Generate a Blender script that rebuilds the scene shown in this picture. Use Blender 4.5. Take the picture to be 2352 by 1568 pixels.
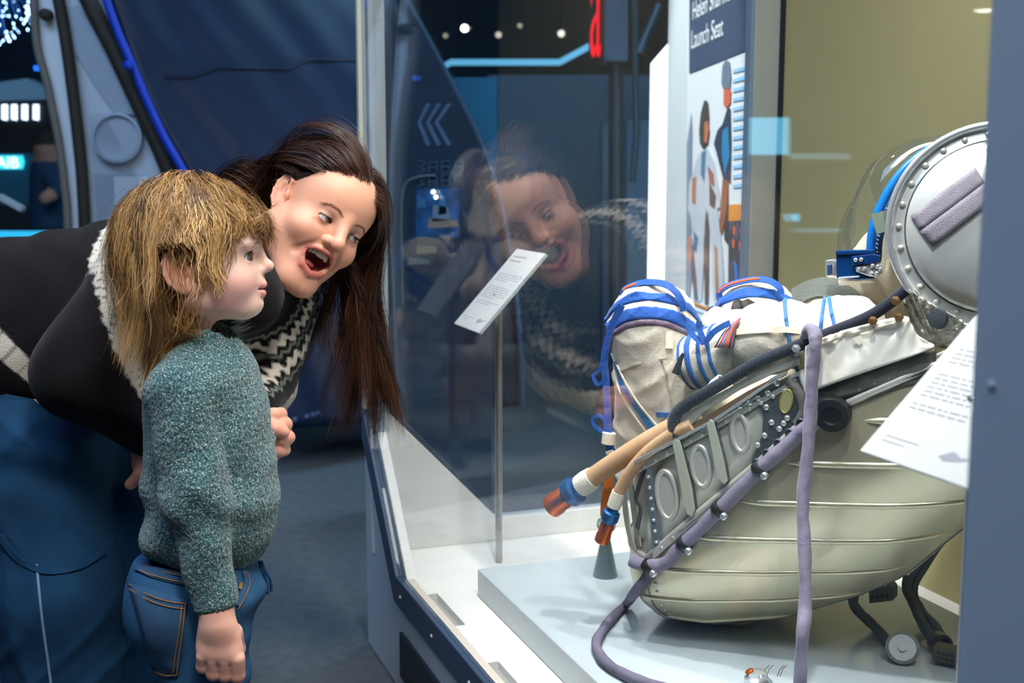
import bpy, math, random
import numpy as np
from mathutils import Vector, Matrix
rnd = random.Random(7)
rng = np.random.default_rng(11)
for o in list(bpy.data.objects): bpy.data.objects.remove(o)
scene = bpy.context.scene
# ---------------------------------------------------------------- camera
FPX = 2850.0; PITCH = math.atan(394 / FPX); CAM = np.array([0, 0, 1.05])
cd = bpy.data.cameras.new('camera'); cam = bpy.data.objects.new('camera', cd)
scene.collection.objects.link(cam); scene.camera = cam
cd.sensor_width = 36; cd.lens = 36 * FPX / 2352; cd.clip_start = .05; cd.clip_end = 60
cam.location = CAM; cam.rotation_euler = (math.pi / 2 - PITCH, 0, 0)
cd.dof.use_dof = True; cd.dof.focus_distance = 1.88; cd.dof.aperture_fstop = 5.0
# ---------------------------------------------------------------- world, lights, exposure
w = bpy.data.worlds.new('hall'); scene.world = w; w.use_nodes = True
w.node_tree.nodes['Background'].inputs[0].default_value = (.05, .10, .19, 1)
w.node_tree.nodes['Background'].inputs[1].default_value = .25
vs = scene.view_settings
vs.view_transform = 'Standard'; vs.look = 'None'; vs.gamma = 1; vs.use_curve_mapping = False; vs.exposure = 0.4
KX = np.array([-.293, 2.57, 0.]); FD = np.array([.342, -.9397, 0.]); ED = np.array([.9397, .342, 0.])
def CS(f, e, z): return KX + FD * f + ED * e + np.array([0, 0, z])       # case frame -> world
def light(name, kind, loc, target, power, col, **kw):
    l = bpy.data.lights.new(name, kind); l.energy = power; l.color = col
    for k, v in kw.items(): setattr(l, k, v)
    o = bpy.data.objects.new(name, l); scene.collection.objects.link(o); o.location = loc
    o.rotation_euler = (Vector(target) - Vector(loc)).to_track_quat('-Z', 'Y').to_euler()
    return o
for f_, e_, tf, te, pw in ((.30, .10, .42, .34, 20), (.85, .08, .80, .36, 25), (1.40, .08, 1.15, .40, 24)):
    light('case_lamp_offscreen', 'SPOT', CS(f_, e_, 2.08), CS(tf, te, .4), pw * 2.6, (1, .97, .92), spot_size=1.15, spot_blend=.8, shadow_soft_size=.035)
light('case_strip_offscreen', 'AREA', CS(.9, .25, 2.10), CS(.9, .35, 0), 17, (.97, .99, 1), shape='RECTANGLE', size=.3, size_y=1.5)
# gallery ceiling lamps, all at ceiling height above the frame
light('gallery_spot_offscreen', 'SPOT', (.60, -.5, 4.0), (-.35, 1.95, .9), 400, (1, .95, .9), spot_size=.62, spot_blend=.9, shadow_soft_size=.4)
light('gallery_wash_offscreen', 'AREA', (-1.9, 2.0, 4.1), (-1.5, 4.2, .9), 100, (.45, .68, 1), shape='RECTANGLE', size=2.5, size_y=2.5)
light('gallery_wash_offscreen', 'AREA', (-.5, -.2, 4.1), (-.6, 1.9, .6), 66, (.78, .88, 1), shape='RECTANGLE', size=2.0, size_y=2.0)
light('hall_wash_offscreen', 'AREA', (1.2, 5.2, 4.1), (.6, 6.0, 0), 95, (.38, .75, 1), shape='RECTANGLE', size=3, size_y=2)
light('poster_spot_offscreen', 'SPOT', (-1.0, 3.4, 4.0), (.53, 3.6, 1.1), 900, (.95, .98, 1), spot_size=.42, spot_blend=.6, shadow_soft_size=.05)
# ---------------------------------------------------------------- helpers
cT, sT = math.cos(PITCH), math.sin(PITCH)
def ray(x, y):
    xc = (x - 1176) / FPX; yc = (784 - y) / FPX
    return np.array([xc, cT + yc * sT, -sT + yc * cT])
def P(x, y, Y): d = ray(x, y); return CAM + d * (Y / d[1])               # pixel + depth
def onz(x, y, z): d = ray(x, y); return CAM + d * ((z - 1.05) / d[2])     # pixel on a level
def onpl(x, y, p0, n): d = ray(x, y); return CAM + d * (((p0 - CAM) @ n) / (d @ n))
# seat frame: A towards the head, Q away from the visitors, Z up from the plinth
SO = np.array([.397, 2.07, .285]); SA = np.array([.8304, -.5572, 0.]); SP = np.array([.5572, .8304, 0.])
def S(x, y, q): d = ray(x, y); return CAM + d * ((q - (CAM - SO) @ SP) / (d @ SP))
def SW(a, q, z): return SO + SA * a + SP * q + np.array([0, 0, z])
def nrm(v): v = np.asarray(v, float); return v / (np.linalg.norm(v, axis=-1, keepdims=True) + 1e-12)
def lin(h):
    if isinstance(h, str): h = [int(h[i:i + 2], 16) / 255 for i in (0, 2, 4)]
    return tuple(c / 12.92 if c <= .04045 else ((c + .055) / 1.055) ** 2.4 for c in h)
MATS = {}
class NT:
    def __init__(s, m): s.m = m; s.t = m.node_tree; s.n = s.t.nodes; s.l = s.t.links
    def add(s, k, **kw):
        nd = s.n.new(k)
        for a, v in kw.items():
            if a.startswith('i_'):
                key = a[2:]; key = int(key) if key.isdigit() else key.replace('_', ' ')
                nd.inputs[key].default_value = v
            else: setattr(nd, a, v)
        return nd
    def link(s, a, b): s.l.new(a, b)
def mat(name, col, rough=.5, metal=0., bump=0., bscale=60., var=0., vscale=8., emit=0., spec=None, sheen=0., vcol=False, coat=0., aniso=0., stretch=None, sss=0., detail=4., bdist=.002, trans=0.):
    if name in MATS: return MATS[name]
    m = bpy.data.materials.new(name); m.use_nodes = True; t = NT(m); b = t.n['Principled BSDF']
    c = lin(col) if not isinstance(col, tuple) else col
    b.inputs['Base Color'].default_value = (*c, 1); b.inputs['Roughness'].default_value = rough; b.inputs['Metallic'].default_value = metal
    if spec is not None: b.inputs['Specular IOR Level'].default_value = spec
    if sheen: b.inputs['Sheen Weight'].default_value = sheen; b.inputs['Sheen Roughness'].default_value = .4
    if coat: b.inputs['Coat Weight'].default_value = coat
    if trans: b.inputs['Transmission Weight'].default_value = trans
    if sss:
        b.inputs['Subsurface Weight'].default_value = sss; b.inputs['Subsurface Radius'].default_value = (1, .35, .2); b.inputs['Subsurface Scale'].default_value = .006
    tc = t.add('ShaderNodeTexCoord'); mp = t.add('ShaderNodeMapping'); t.link(tc.outputs['Object'], mp.inputs[0])
    if stretch: mp.inputs['Scale'].default_value = stretch
    base = None
    if vcol:
        at = t.add('ShaderNodeVertexColor', layer_name='Col'); base = at.outputs[0]; t.link(base, b.inputs['Base Color'])
    if var:
        n = t.add('ShaderNodeTexNoise', i_Scale=vscale, i_Detail=5.); t.link(mp.outputs[0], n.inputs['Vector'])
        mx = t.add('ShaderNodeMix', data_type='RGBA', blend_type='MULTIPLY'); mx.inputs[0].default_value = 1
        r = t.add('ShaderNodeMapRange'); r.inputs[1].default_value = .3; r.inputs[2].default_value = .7; r.inputs[3].default_value = 1 - var; r.inputs[4].default_value = 1 + var * .5
        t.link(n.outputs[0], r.inputs[0])
        if base: t.link(base, mx.inputs[6])
        else: mx.inputs[6].default_value = (*c, 1)
        t.link(r.outputs[0], mx.inputs[7]); t.link(mx.outputs[2], b.inputs['Base Color'])
    if bump:
        n2 = t.add('ShaderNodeTexNoise', i_Scale=bscale, i_Detail=detail); t.link(mp.outputs[0], n2.inputs['Vector'])
        bp = t.add('ShaderNodeBump'); bp.inputs['Strength'].default_value = bump; bp.inputs['Distance'].default_value = bdist
        t.link(n2.outputs[0], bp.inputs['Height']); t.link(bp.outputs[0], b.inputs['Normal'])
    if emit:
        b.inputs['Emission Color'].default_value = (*c, 1); b.inputs['Emission Strength'].default_value = emit
    MATS[name] = m; return m
def glass(name, tint=(1, 1, 1), f0=.04, refl=(1, 1, 1)):
    if name in MATS: return MATS[name]
    m = bpy.data.materials.new(name); m.use_nodes = True; t = NT(m); t.n.remove(t.n['Principled BSDF'])
    out = t.n['Material Output']; g = t.add('ShaderNodeNewGeometry')
    d = t.add('ShaderNodeVectorMath', operation='DOT_PRODUCT'); t.link(g.outputs['Incoming'], d.inputs[0]); t.link(g.outputs['Normal'], d.inputs[1])
    ab = t.add('ShaderNodeMath', operation='ABSOLUTE'); t.link(d.outputs['Value'], ab.inputs[0])
    om = t.add('ShaderNodeMath', operation='SUBTRACT'); om.inputs[0].default_value = 1; t.link(ab.outputs[0], om.inputs[1])
    pw = t.add('ShaderNodeMath', operation='POWER'); pw.inputs[1].default_value = 5; t.link(om.outputs[0], pw.inputs[0])
    fr = t.add('ShaderNodeMath', operation='MULTIPLY_ADD'); fr.inputs[1].default_value = 1 - f0; fr.inputs[2].default_value = f0; t.link(pw.outputs[0], fr.inputs[0])
    tr = t.add('ShaderNodeBsdfTransparent'); tr.inputs[0].default_value = (*tint, 1)
    gl = t.add('ShaderNodeBsdfGlossy'); gl.inputs['Roughness'].default_value = 0; gl.inputs[0].default_value = (*refl, 1)
    mx = t.add('ShaderNodeMixShader'); t.link(fr.outputs[0], mx.inputs[0]); t.link(tr.outputs[0], mx.inputs[1]); t.link(gl.outputs[0], mx.inputs[2])
    t.link(mx.outputs[0], out.inputs[0]); MATS[name] = m; return m
def emis(name, col, s):
    if name in MATS: return MATS[name]
    m = bpy.data.materials.new(name); m.use_nodes = True; t = NT(m); t.n.remove(t.n['Principled BSDF'])
    e = t.add('ShaderNodeEmission'); e.inputs[0].default_value = (*lin(col), 1); e.inputs[1].default_value = s
    t.link(e.outputs[0], t.n['Material Output'].inputs[0]); MATS[name] = m; return m
# --- objects
def thing(name, label, cat, loc=(0, 0, 0), group=None):
    o = bpy.data.objects.new(name, None); scene.collection.objects.link(o); o.location = loc; o.empty_display_size = .05
    o['label'] = label; o['category'] = cat
    if group: o['group'] = group
    return o
def tag(o, label=None, cat=None, group=None, kind=None):
    for k, v in (('label', label), ('category', cat), ('group', group), ('kind', kind)):
        if v: o[k] = v
    return o
def mesh_obj(name, V, F, m, parent=None, smooth=True, cols=None, sharp=None):
    me = bpy.data.meshes.new(name)
    if isinstance(F, np.ndarray):
        V = np.asarray(V, np.float32); F = np.asarray(F, np.int32); k = F.shape[1]
        me.vertices.add(len(V)); me.vertices.foreach_set('co', V.ravel())
        me.loops.add(F.size); me.loops.foreach_set('vertex_index', F.ravel())
        me.polygons.add(len(F)); me.polygons.foreach_set('loop_start', np.arange(0, F.size, k, dtype=np.int32))
        me.update(calc_edges=True); me.validate()
    else: me.from_pydata([tuple(map(float, v)) for v in V], [], [tuple(int(i) for i in f) for f in F]); me.update()
    if smooth: me.polygons.foreach_set('use_smooth', np.ones(len(me.polygons), bool))
    if cols is not None:
        at = me.color_attributes.new('Col', 'FLOAT_COLOR', 'POINT'); c4 = np.ones((len(V), 4), np.float32); c4[:, :3] = cols
        at.data.foreach_set('color', c4.ravel())
    for mm in (m if isinstance(m, (list, tuple)) else [m]): me.materials.append(mm)
    if sharp:
        try: me.set_sharp_from_angle(angle=sharp)
        except Exception: pass
    o = bpy.data.objects.new(name, me); scene.collection.objects.link(o)
    if parent is not None:
        o.parent = parent
        if parent.type == 'EMPTY': o.matrix_parent_inverse = Matrix.Translation(-Vector(parent.location))
    return o
def bevel(o, w=.003, seg=2):
    b = o.modifiers.new('bevel', 'BEVEL'); b.width = w; b.segments = seg; b.limit_method = 'ANGLE'; b.angle_limit = .6; return o
def hexa(name, c8, m, parent=None, bev=0):      # 8 corners: bottom loop, top loop
    F = [(3, 2, 1, 0), (4, 5, 6, 7), (0, 1, 5, 4), (1, 2, 6, 5), (2, 3, 7, 6), (3, 0, 4, 7)]
    V = [np.asarray(v, float) for v in c8]
    cen = sum(V) / 8; n = np.cross(V[F[1][1]] - V[F[1][0]], V[F[1][2]] - V[F[1][0]])
    if n @ (V[4] - cen) < 0: F = [f[::-1] for f in F]
    o = mesh_obj(name, V, F, m, parent, smooth=False)
    if bev: bevel(o, bev)
    return o
def cbox(name, f0, f1, e0, e1, z0, z1, m, parent=None, bev=0):          # box in the case frame
    c = [CS(f0, e0, z0), CS(f1, e0, z0), CS(f1, e1, z0), CS(f0, e1, z0)]
    return hexa(name, c + [v + np.array([0, 0, z1 - z0]) for v in c], m, parent, bev)
def box(name, x0, x1, y0, y1, z0, z1, m, parent=None, bev=0):
    c = [(x0, y0, z0), (x1, y0, z0), (x1, y1, z0), (x0, y1, z0)]
    return hexa(name, [np.array(v, float) for v in c] + [np.array((v[0], v[1], z1), float) for v in c], m, parent, bev)
def prism(name, poly, d, m, parent=None, bev=0):                         # 3D polygon pushed along d
    n = len(poly); V = [np.asarray(p, float) for p in poly]; V += [p + np.asarray(d, float) for p in V[:n]]
    a = np.zeros(3)
    for i in range(n): a += np.cross(V[i], V[(i + 1) % n])
    flip = a @ np.asarray(d, float) > 0
    F = [tuple(range(n))[::-1] if flip else tuple(range(n)), tuple(range(n, 2 * n)) if flip else tuple(range(2 * n - 1, n - 1, -1))]
    for i in range(n):
        j = (i + 1) % n; F.append((i, j, n + j, n + i) if flip else (j, i, n + i, n + j))
    o = mesh_obj(name, V, F, m, parent, smooth=False)
    if bev: bevel(o, bev)
    return o
def cat(pts, n=8, closed=False):                                         # Catmull-Rom
    p = np.asarray(pts, float); out = []; N = len(p)
    for i in range(N if closed else N - 1):
        if closed: a, b, c, d = p[(i - 1) % N], p[i], p[(i + 1) % N], p[(i + 2) % N]
        else: a, b, c, d = p[max(i - 1, 0)], p[i], p[i + 1], p[min(i + 2, N - 1)]
        for k in range(n):
            t = k / n; out.append(.5 * (2 * b + (c - a) * t + (2 * a - 5 * b + 4 * c - d) * t * t + (3 * b - a - 3 * c + d) * t ** 3))
    if not closed: out.append(p[-1])
    return np.array(out)
def frames(path, up=None):
    p = np.asarray(path, float); T = nrm(np.gradient(p, axis=0)); N = np.zeros_like(p)
    u = np.array(up if up is not None else [0, 0, 1.]);
    if abs(nrm(u) @ T[0]) > .95: u = np.array([1., 0, 0])
    n = u - T[0] * (u @ T[0])
    for i in range(len(p)): n = n - T[i] * (n @ T[i]); n = n / (np.linalg.norm(n) + 1e-9); N[i] = n
    return T, N, np.cross(T, N)
def tube_geo(path, r, seg=12, cap=True, sx=1., sy=1., up=None, wob=None):
    p = np.asarray(path, float); T, N, B = frames(p, up); r = np.broadcast_to(np.asarray(r, float), (len(p),)); th = np.arange(seg) * 2 * math.pi / seg
    rr = r[:, None] * (1 if wob is None else wob(np.arange(len(p))[:, None] / len(p), th[None]))
    V = p[:, None] + N[:, None] * (np.cos(th) * rr * sx)[..., None] + B[:, None] * (np.sin(th) * rr * sy)[..., None]
    V = V.reshape(-1, 3); F = []
    for i in range(len(p) - 1):
        for k in range(seg):
            k2 = (k + 1) % seg; F.append((i * seg + k, i * seg + k2, (i + 1) * seg + k2, (i + 1) * seg + k))
    if cap: F.append(tuple(range(seg))[::-1]); F.append(tuple((len(p) - 1) * seg + k for k in range(seg)))
    return V, F
def tube(name, path, r, m, parent=None, seg=12, **kw):
    V, F = tube_geo(path, r, seg, **kw); return mesh_obj(name, V, F, m, parent, sharp=1.0)
def join(geos):
    V = []; F = []; n = 0
    for v, f in geos:
        V += [tuple(x) for x in v]; F += [tuple(i + n for i in g) for g in f]; n += len(v)
    return V, F
def strap_geo(path, w, nn, th=.003):                                     # flat strap: width w across, surface normal nn
    p = np.asarray(path, float); T = nrm(np.gradient(p, axis=0)); n = np.broadcast_to(np.asarray(nn, float), p.shape)
    n = nrm(n - T * np.sum(n * T, 1)[:, None]); b = np.cross(T, n); w = np.broadcast_to(np.asarray(w, float), (len(p),))[:, None]
    V = np.stack([p - b * w / 2 - n * th / 2, p + b * w / 2 - n * th / 2, p + b * w / 2 + n * th / 2, p - b * w / 2 + n * th / 2], 1).reshape(-1, 3); F = []
    for i in range(len(p) - 1):
        for k in range(4): F.append((i * 4 + k, i * 4 + (k + 1) % 4, i * 4 + 4 + (k + 1) % 4, i * 4 + 4 + k))
    F += [(3, 2, 1, 0), tuple(len(p) * 4 - 4 + k for k in range(4))]
    return V, F
def strap(name, path, w, nn, m, parent=None, th=.003):
    V, F = strap_geo(path, w, nn, th); return mesh_obj(name, V, F, m, parent, sharp=.9)
def lathe_geo(prof, c, ax, seg=24, ref=None):                            # prof: (radius, height along ax)
    ax = nrm(ax); u = np.array(ref if ref is not None else ([1., 0, 0] if abs(ax[0]) < .8 else [0, 1., 0])); u = nrm(u - ax * (u @ ax)); v = np.cross(ax, u)
    V = []; F = []; n = len(prof)
    for r, h in prof:
        for k in range(seg):
            t = k * 2 * math.pi / seg; V.append(np.asarray(c) + ax * h + (u * math.cos(t) + v * math.sin(t)) * max(r, 1e-5))
    for i in range(n - 1):
        for k in range(seg): k2 = (k + 1) % seg; F.append((i * seg + k, i * seg + k2, (i + 1) * seg + k2, (i + 1) * seg + k))
    F.append(tuple(range(seg))[::-1]); F.append(tuple((n - 1) * seg + k for k in range(seg)))
    return V, F
def lathe(name, prof, c, ax, m, parent=None, seg=24, **kw):
    V, F = lathe_geo(prof, c, ax, seg, **kw); return mesh_obj(name, V, F, m, parent, sharp=.7)
def rivet_geo(c, ax, r=.004): return lathe_geo([(r, -.001), (r, .0008), (r * .75, r * .45), (r * .1, r * .6)], c, ax, 8)
def text(name, s, loc, right, up, size, m, parent=None, ext=.0006, align='LEFT', sx=1.):
    cu = bpy.data.curves.new(name, 'FONT'); cu.body = s; cu.size = size; cu.extrude = ext; cu.align_x = align
    r = nrm(right); u = nrm(np.asarray(up) - r * (np.asarray(up) @ r)); n = np.cross(r, u)
    M = Matrix(((r[0] * sx, u[0], n[0], loc[0]), (r[1] * sx, u[1], n[1], loc[1]), (r[2] * sx, u[2], n[2], loc[2]), (0, 0, 0, 1)))
    tmp = bpy.data.objects.new('t', cu); me = tmp.to_mesh()
    V = [np.array(M @ v.co) for v in me.vertices]; F = [tuple(p.vertices) for p in me.polygons]
    tmp.to_mesh_clear(); bpy.data.objects.remove(tmp); bpy.data.curves.remove(cu)
    return mesh_obj(name, V, F, m, parent, smooth=False)
# --- signed distance modelling
def d_cap(p, a, b, ra, rb=None):
    rb = ra if rb is None else rb; a = np.asarray(a, np.float32); b = np.asarray(b, np.float32); ba = b - a; t = np.clip((p - a) @ ba / (ba @ ba + 1e-9), 0, 1)
    return np.linalg.norm(p - a - t[:, None] * ba, axis=1) - (ra + (rb - ra) * t)
def d_ell(p, c, r, R=None):
    q = p - np.asarray(c, np.float32)
    if R is not None: q = q @ np.asarray(R, np.float32).T
    r = np.asarray(r, np.float32); k0 = np.linalg.norm(q / r, axis=1); k1 = np.linalg.norm(q / (r * r), axis=1)
    return k0 * (k0 - 1) / (k1 + 1e-9)
def smin(a, b, k): h = np.clip(.5 + .5 * (b - a) / k, 0, 1); return b + (a - b) * h - k * h * (1 - h)
def smax(a, b, k): return -smin(-a, -b, k)
def sdf_mesh(fn, lo, hi, h, coarse=5):
    lo = np.asarray(lo, float); n = np.ceil((np.asarray(hi) - lo) / h).astype(int) + 1
    nc = np.ceil((n - 1) / coarse).astype(int) + 1; n = (nc - 1) * coarse + 1
    gc = np.stack(np.meshgrid(*[lo[i] + np.arange(nc[i]) * h * coarse for i in range(3)], indexing='ij'), -1).reshape(-1, 3).astype(np.float32)
    dc = fn(gc).reshape(nc); R = h * coarse * 1.8
    near = np.abs(dc) < R
    nb = np.zeros_like(near)                                             # dilate by one
    for ax in range(3):
        t = near.copy(); s1 = [slice(None)] * 3; s2 = [slice(None)] * 3; s1[ax] = slice(1, None); s2[ax] = slice(None, -1)
        t[tuple(s1)] |= near[tuple(s2)]; t[tuple(s2)] |= near[tuple(s1)]; near = t
    D = np.repeat(np.repeat(np.repeat(dc, coarse, 0), coarse, 1), coarse, 2)[:n[0], :n[1], :n[2]]; M = np.repeat(np.repeat(np.repeat(near, coarse, 0), coarse, 1), coarse, 2)[:n[0], :n[1], :n[2]]
    D = D.astype(np.float32).copy(); ix = np.argwhere(M); out = np.empty(len(ix), np.float32)
    for i in range(0, len(ix), 400000): out[i:i + 400000] = fn((lo + ix[i:i + 400000] * h).astype(np.float32))
    D[M] = out
    neg = D < 0; c = np.zeros(np.array(D.shape) - 1, np.int8)
    offs = [(i, j, k) for i in (0, 1) for j in (0, 1) for k in (0, 1)]
    sl = lambda o: tuple(slice(o[i], D.shape[i] - 1 + o[i]) for i in range(3))
    for o in offs: c += neg[sl(o)]
    cell = (c > 0) & (c < 8); ci = np.argwhere(cell); idx = -np.ones(cell.shape, np.int64); idx[cell] = np.arange(len(ci))
    acc = np.zeros((len(ci), 3)); cnt = np.zeros(len(ci))
    for o in offs:
        for ax in range(3):
            if o[ax]: continue
            o2 = list(o); o2[ax] = 1
            d0 = D[tuple((ci + o).T)]; d1 = D[tuple((ci + o2).T)]; x = (d0 < 0) != (d1 < 0)
            t = np.where(x, d0 / np.where(x, d0 - d1, 1), 0); pt = np.tile(np.array(o, float), (len(ci), 1)); pt[:, ax] = t
            acc += pt * x[:, None]; cnt += x
    V = lo + (ci + acc / np.maximum(cnt, 1)[:, None]) * h
    Fs = []
    for ax in range(3):
        u, v = (ax + 1) % 3, (ax + 2) % 3
        s0 = [slice(None)] * 3; s1 = [slice(None)] * 3; s0[ax] = slice(0, -1); s1[ax] = slice(1, None)
        e = np.argwhere(neg[tuple(s0)] != neg[tuple(s1)]); e = e[(e[:, u] > 0) & (e[:, v] > 0) & (e[:, u] < D.shape[u] - 1) & (e[:, v] < D.shape[v] - 1)]
        sg = neg[tuple(e.T)]; q = []
        for du, dv in ((0, 0), (-1, 0), (-1, -1), (0, -1)):
            g = e.copy(); g[:, u] += du; g[:, v] += dv; q.append(idx[tuple(g.T)])
        q = np.stack(q, 1); q[~sg] = q[~sg][:, ::-1]; Fs.append(q)
    F = np.concatenate(Fs); F = F[(F >= 0).all(1)]
    return V, F
def relax(V, F, it=2, lam=.5):
    for _ in range(it):
        a = np.zeros_like(V); c = np.zeros(len(V))
        for i in range(4):
            j = (i + 1) % 4; np.add.at(a, F[:, i], V[F[:, j]]); np.add.at(a, F[:, j], V[F[:, i]]); np.add.at(c, F[:, i], 1); np.add.at(c, F[:, j], 1)
        V = V + (a / np.maximum(c, 1)[:, None] - V) * lam
    return V
def normals(V, F):
    n = np.cross(V[F[:, 2]] - V[F[:, 0]], V[F[:, 3]] - V[F[:, 1]]); N = np.zeros_like(V)
    for i in range(4): np.add.at(N, F[:, i], n)
    return nrm(N)
def sdf_obj(name, fn, lo, hi, h, m, parent=None, it=1, cols=None, disp=None):
    V, F = sdf_mesh(fn, lo, hi, h); V = relax(V, F, it) if it else V
    if disp is not None: V = V + normals(V, F) * disp(V)[:, None]
    return mesh_obj(name, V, F, m, parent, cols=None if cols is None else cols(V))
def bounds(pts, pad): p = np.asarray(pts); return p.min(0) - pad, p.max(0) + pad
# ================================================================ room shell
m_carpet = mat('carpet_blue', '565f68', .95, bump=.6, bscale=900, var=.2, vscale=30, bdist=.004)
m_dark = mat('hall_dark', '101a26', .8)
def struct(o): o['kind'] = 'structure'; return o
struct(box('floor', -7, 7, -3, 11, -.05, 0, m_carpet))
struct(box('ceiling', -7, 7, -3, 11, 4.2, 4.25, m_dark))
struct(box('wall_back', -7, 7, 11, 11.1, 0, 4.2, mat('wall_navy', '16324a', .7)))
struct(box('wall_left', -7.1, -7, -3, 11, 0, 4.2, m_dark))
struct(box('wall_right', 7, 7.1, -3, 11, 0, 4.2, m_dark))
struct(box('wall_front', -7, 7, -3.1, -3, 0, 4.2, m_dark))
# ================================================================ display case
m_case = mat('case_bluegrey', 'd2dae6', .45, var=.05, vscale=3)
m_navy = mat('trim_navy', '3b4e6a', .5)
m_white = mat('deck_white', 'e9e8e4', .35, bump=.05, bscale=300, var=.03, vscale=20)
m_post = mat('post_grey', 'b4bcc0', .35, metal=.15)
m_bead = mat('bead_cream', 'c9c6b4', .4)
m_rpost = mat('post_blue', 'a5b3c6', .5, bump=.05, bscale=250)
m_ochre = mat('back_ochre', 'aaa076', .9, spec=.15, var=.06, vscale=2)
m_gl = glass('case_glass', (.96, .975, .98), .04)
case = thing('display_case', 'glass fronted museum display case with blue grey base and white deck', 'display case', CS(.9, .45, 0))
L1 = 1.90; D = .974; ZD = .23
# base body with the raised corner: profile in the front plane
def fpoly(pts, e): return [CS(f, e, z) for f, z in pts]
prism('body_front', fpoly([(-.10, .0), (L1, .0), (L1, .185), (.165, .185), (-.10, .47)], 0.004), ED * .03, m_case, case, .004)
prism('body_side', [CS(-.10, e, z) for e, z in ((.034, 0), (D + .03, 0), (D + .03, .27), (.285, .27), (.034, .53))], FD * .03, m_case, case, .004)
cbox('body_back', -.07, L1, D + .006, D + .03, 0, .26, m_case, case)
cbox('body_end', L1 - .03, L1, .034, D + .006, 0, .225, m_case, case)
# navy trim band that follows the glass edge
prism('trim_band', fpoly([(-.098, .47), (-.098, .545), (.182, .243), (L1, .243), (L1, .186), (.166, .186)], -.003), ED * .02, m_navy, case, .002)
sg = []
for k in range(8):
    f = .22 + k * .22; sg.append(rivet_geo(CS(f, -.004, .213), -ED, .004))
for V, F in sg: mesh_obj('screw', V, F, m_post, case)
vp = prism('vent_panel', fpoly([(.20, .04), (1.3, .04), (1.3, .135), (.20, .135)], -.002), ED * .012, mat('vent_navy', '1d2a3c', .6), case, .003)
for k in range(26): prism('vent_slot_shade', fpoly([(.235 + k * .04, .06), (.26 + k * .04, .06), (.26 + k * .04, .066), (.235 + k * .04, .066)], -.0028), ED * .002, m_dark, vp)  # raised dark bars, their colour stands in for shade inside the perforations
# white inner faces: deck, gussets, kick boards
cbox('deck', -.07, L1 - .03, .058, D + .006, .20, ZD, m_white, case); cbox('deck_edge', -.07, L1 - .03, .034, .038, .20, ZD, m_white, case)
for f0, f1 in ((-.07, .27), (.45, .63), (.81, .99), (1.17, 1.35), (1.53, L1 - .03)): cbox('deck_strip', f0, f1, .038, .058, .20, ZD, m_white, case)
prism('front_gusset', fpoly([(-.098, .548), (.186, .245), (.215, .245), (-.07, .56)], .012), ED * .02, m_white, case, .002)
prism('front_sill', fpoly([(.19, .228), (L1 - .03, .228), (L1 - .03, .246), (.19, .246)], .012), ED * .014, mat('sill_beige', 'd8cdbd', .4), case)
prism('end_gusset', [CS(-.02, e, z) for e, z in ((.0, .23), (.974, .23), (.974, .282), (.285, .282), (.022, .555), (.0, .555))], FD * -.02, m_white, case, .002)
SL = (.27, .63, .99, 1.35)                                             # real slots sunk into the deck
for f in SL: cbox('deck_slot', f - .001, f + .181, .037, .059, .20, ZD - .014, mat('slot_grey', '9a9a96', .6), case)
# posts
cbox('corner_post', -.075, -.012, .004, .040, .50, 2.2, m_post, case, .003)
cbox('corner_post_bead', -.100, -.075, .000, .030, .52, 2.2, mat('bead_blue', '8ea4c0', .4), case, .002)
cbox('corner_post_bead', -.078, -.058, -.006, .004, .54, 2.2, m_bead, case, .002)
cbox('back_post', -.028, -.005, D - .074, D - .006, .23, 2.2, mat('post_pale', 'a5a9a3', .5), case, .003)
cbox('back_post_edge', -.030, -.006, D - .084, D - .074, .23, 2.2, mat('edge_blue', '7d93ab', .5), case)
cbox('back_seal', -.004, .004, D - .010, D + .002, .23, 2.2, m_dark, case)
rp = cbox('near_post', 1.826, 1.90, -.012, .026, .18, 2.2, m_rpost, case, .004)
cbox('near_post_bead', 1.818, 1.828, -.006, .012, .22, 2.2, mat('bead_glass', '9fb3c4', .3), case, .001)
for z in (.62, .905, 1.25): 
    V, F = rivet_geo(CS(1.845, -.013, z), -ED, .003); mesh_obj('screw', V, F, m_rpost, rp)
# glazing
prism('front_glass', fpoly([(-.06, .53), (.188, .25), (1.82, .25), (1.82, 2.2), (-.06, 2.2)], .002), ED * .008, m_gl, case)
prism('end_glass', [CS(-.03, e, z) for e, z in ((.042, .55), (.285, .28), (D - .085, .28), (D - .085, 2.2), (.042, 2.2))], FD * -.006, m_gl, case)
cbox('back_panel', -.005, L1, D, D + .02, .23, 2.2, m_ochre, case)
cbox('near_end_glass', L1 - .012, L1 - .004, .03, D, .23, 2.2, m_gl, case)
cbox('canopy', -.10, L1, -.01, D + .03, 2.2, 2.26, m_case, case)
for f in (.30, .85, 1.40): lathe('downlight', [(.03, 0), (.035, .03), (.035, .08)], CS(f, .10, 2.12), (0, 0, 1), m_post, case, 16)
# ================================================================ plinth in the case
plinth = cbox('plinth', .312, 1.78, .127, .833, ZD + .001, .285, mat('plinth_grey', 'bcc6ca', .13, bump=.03, bscale=200, var=.03, vscale=6), None, .002)
tag(plinth, 'low pale grey plinth board on the white deck of the display case', 'plinth')
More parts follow.
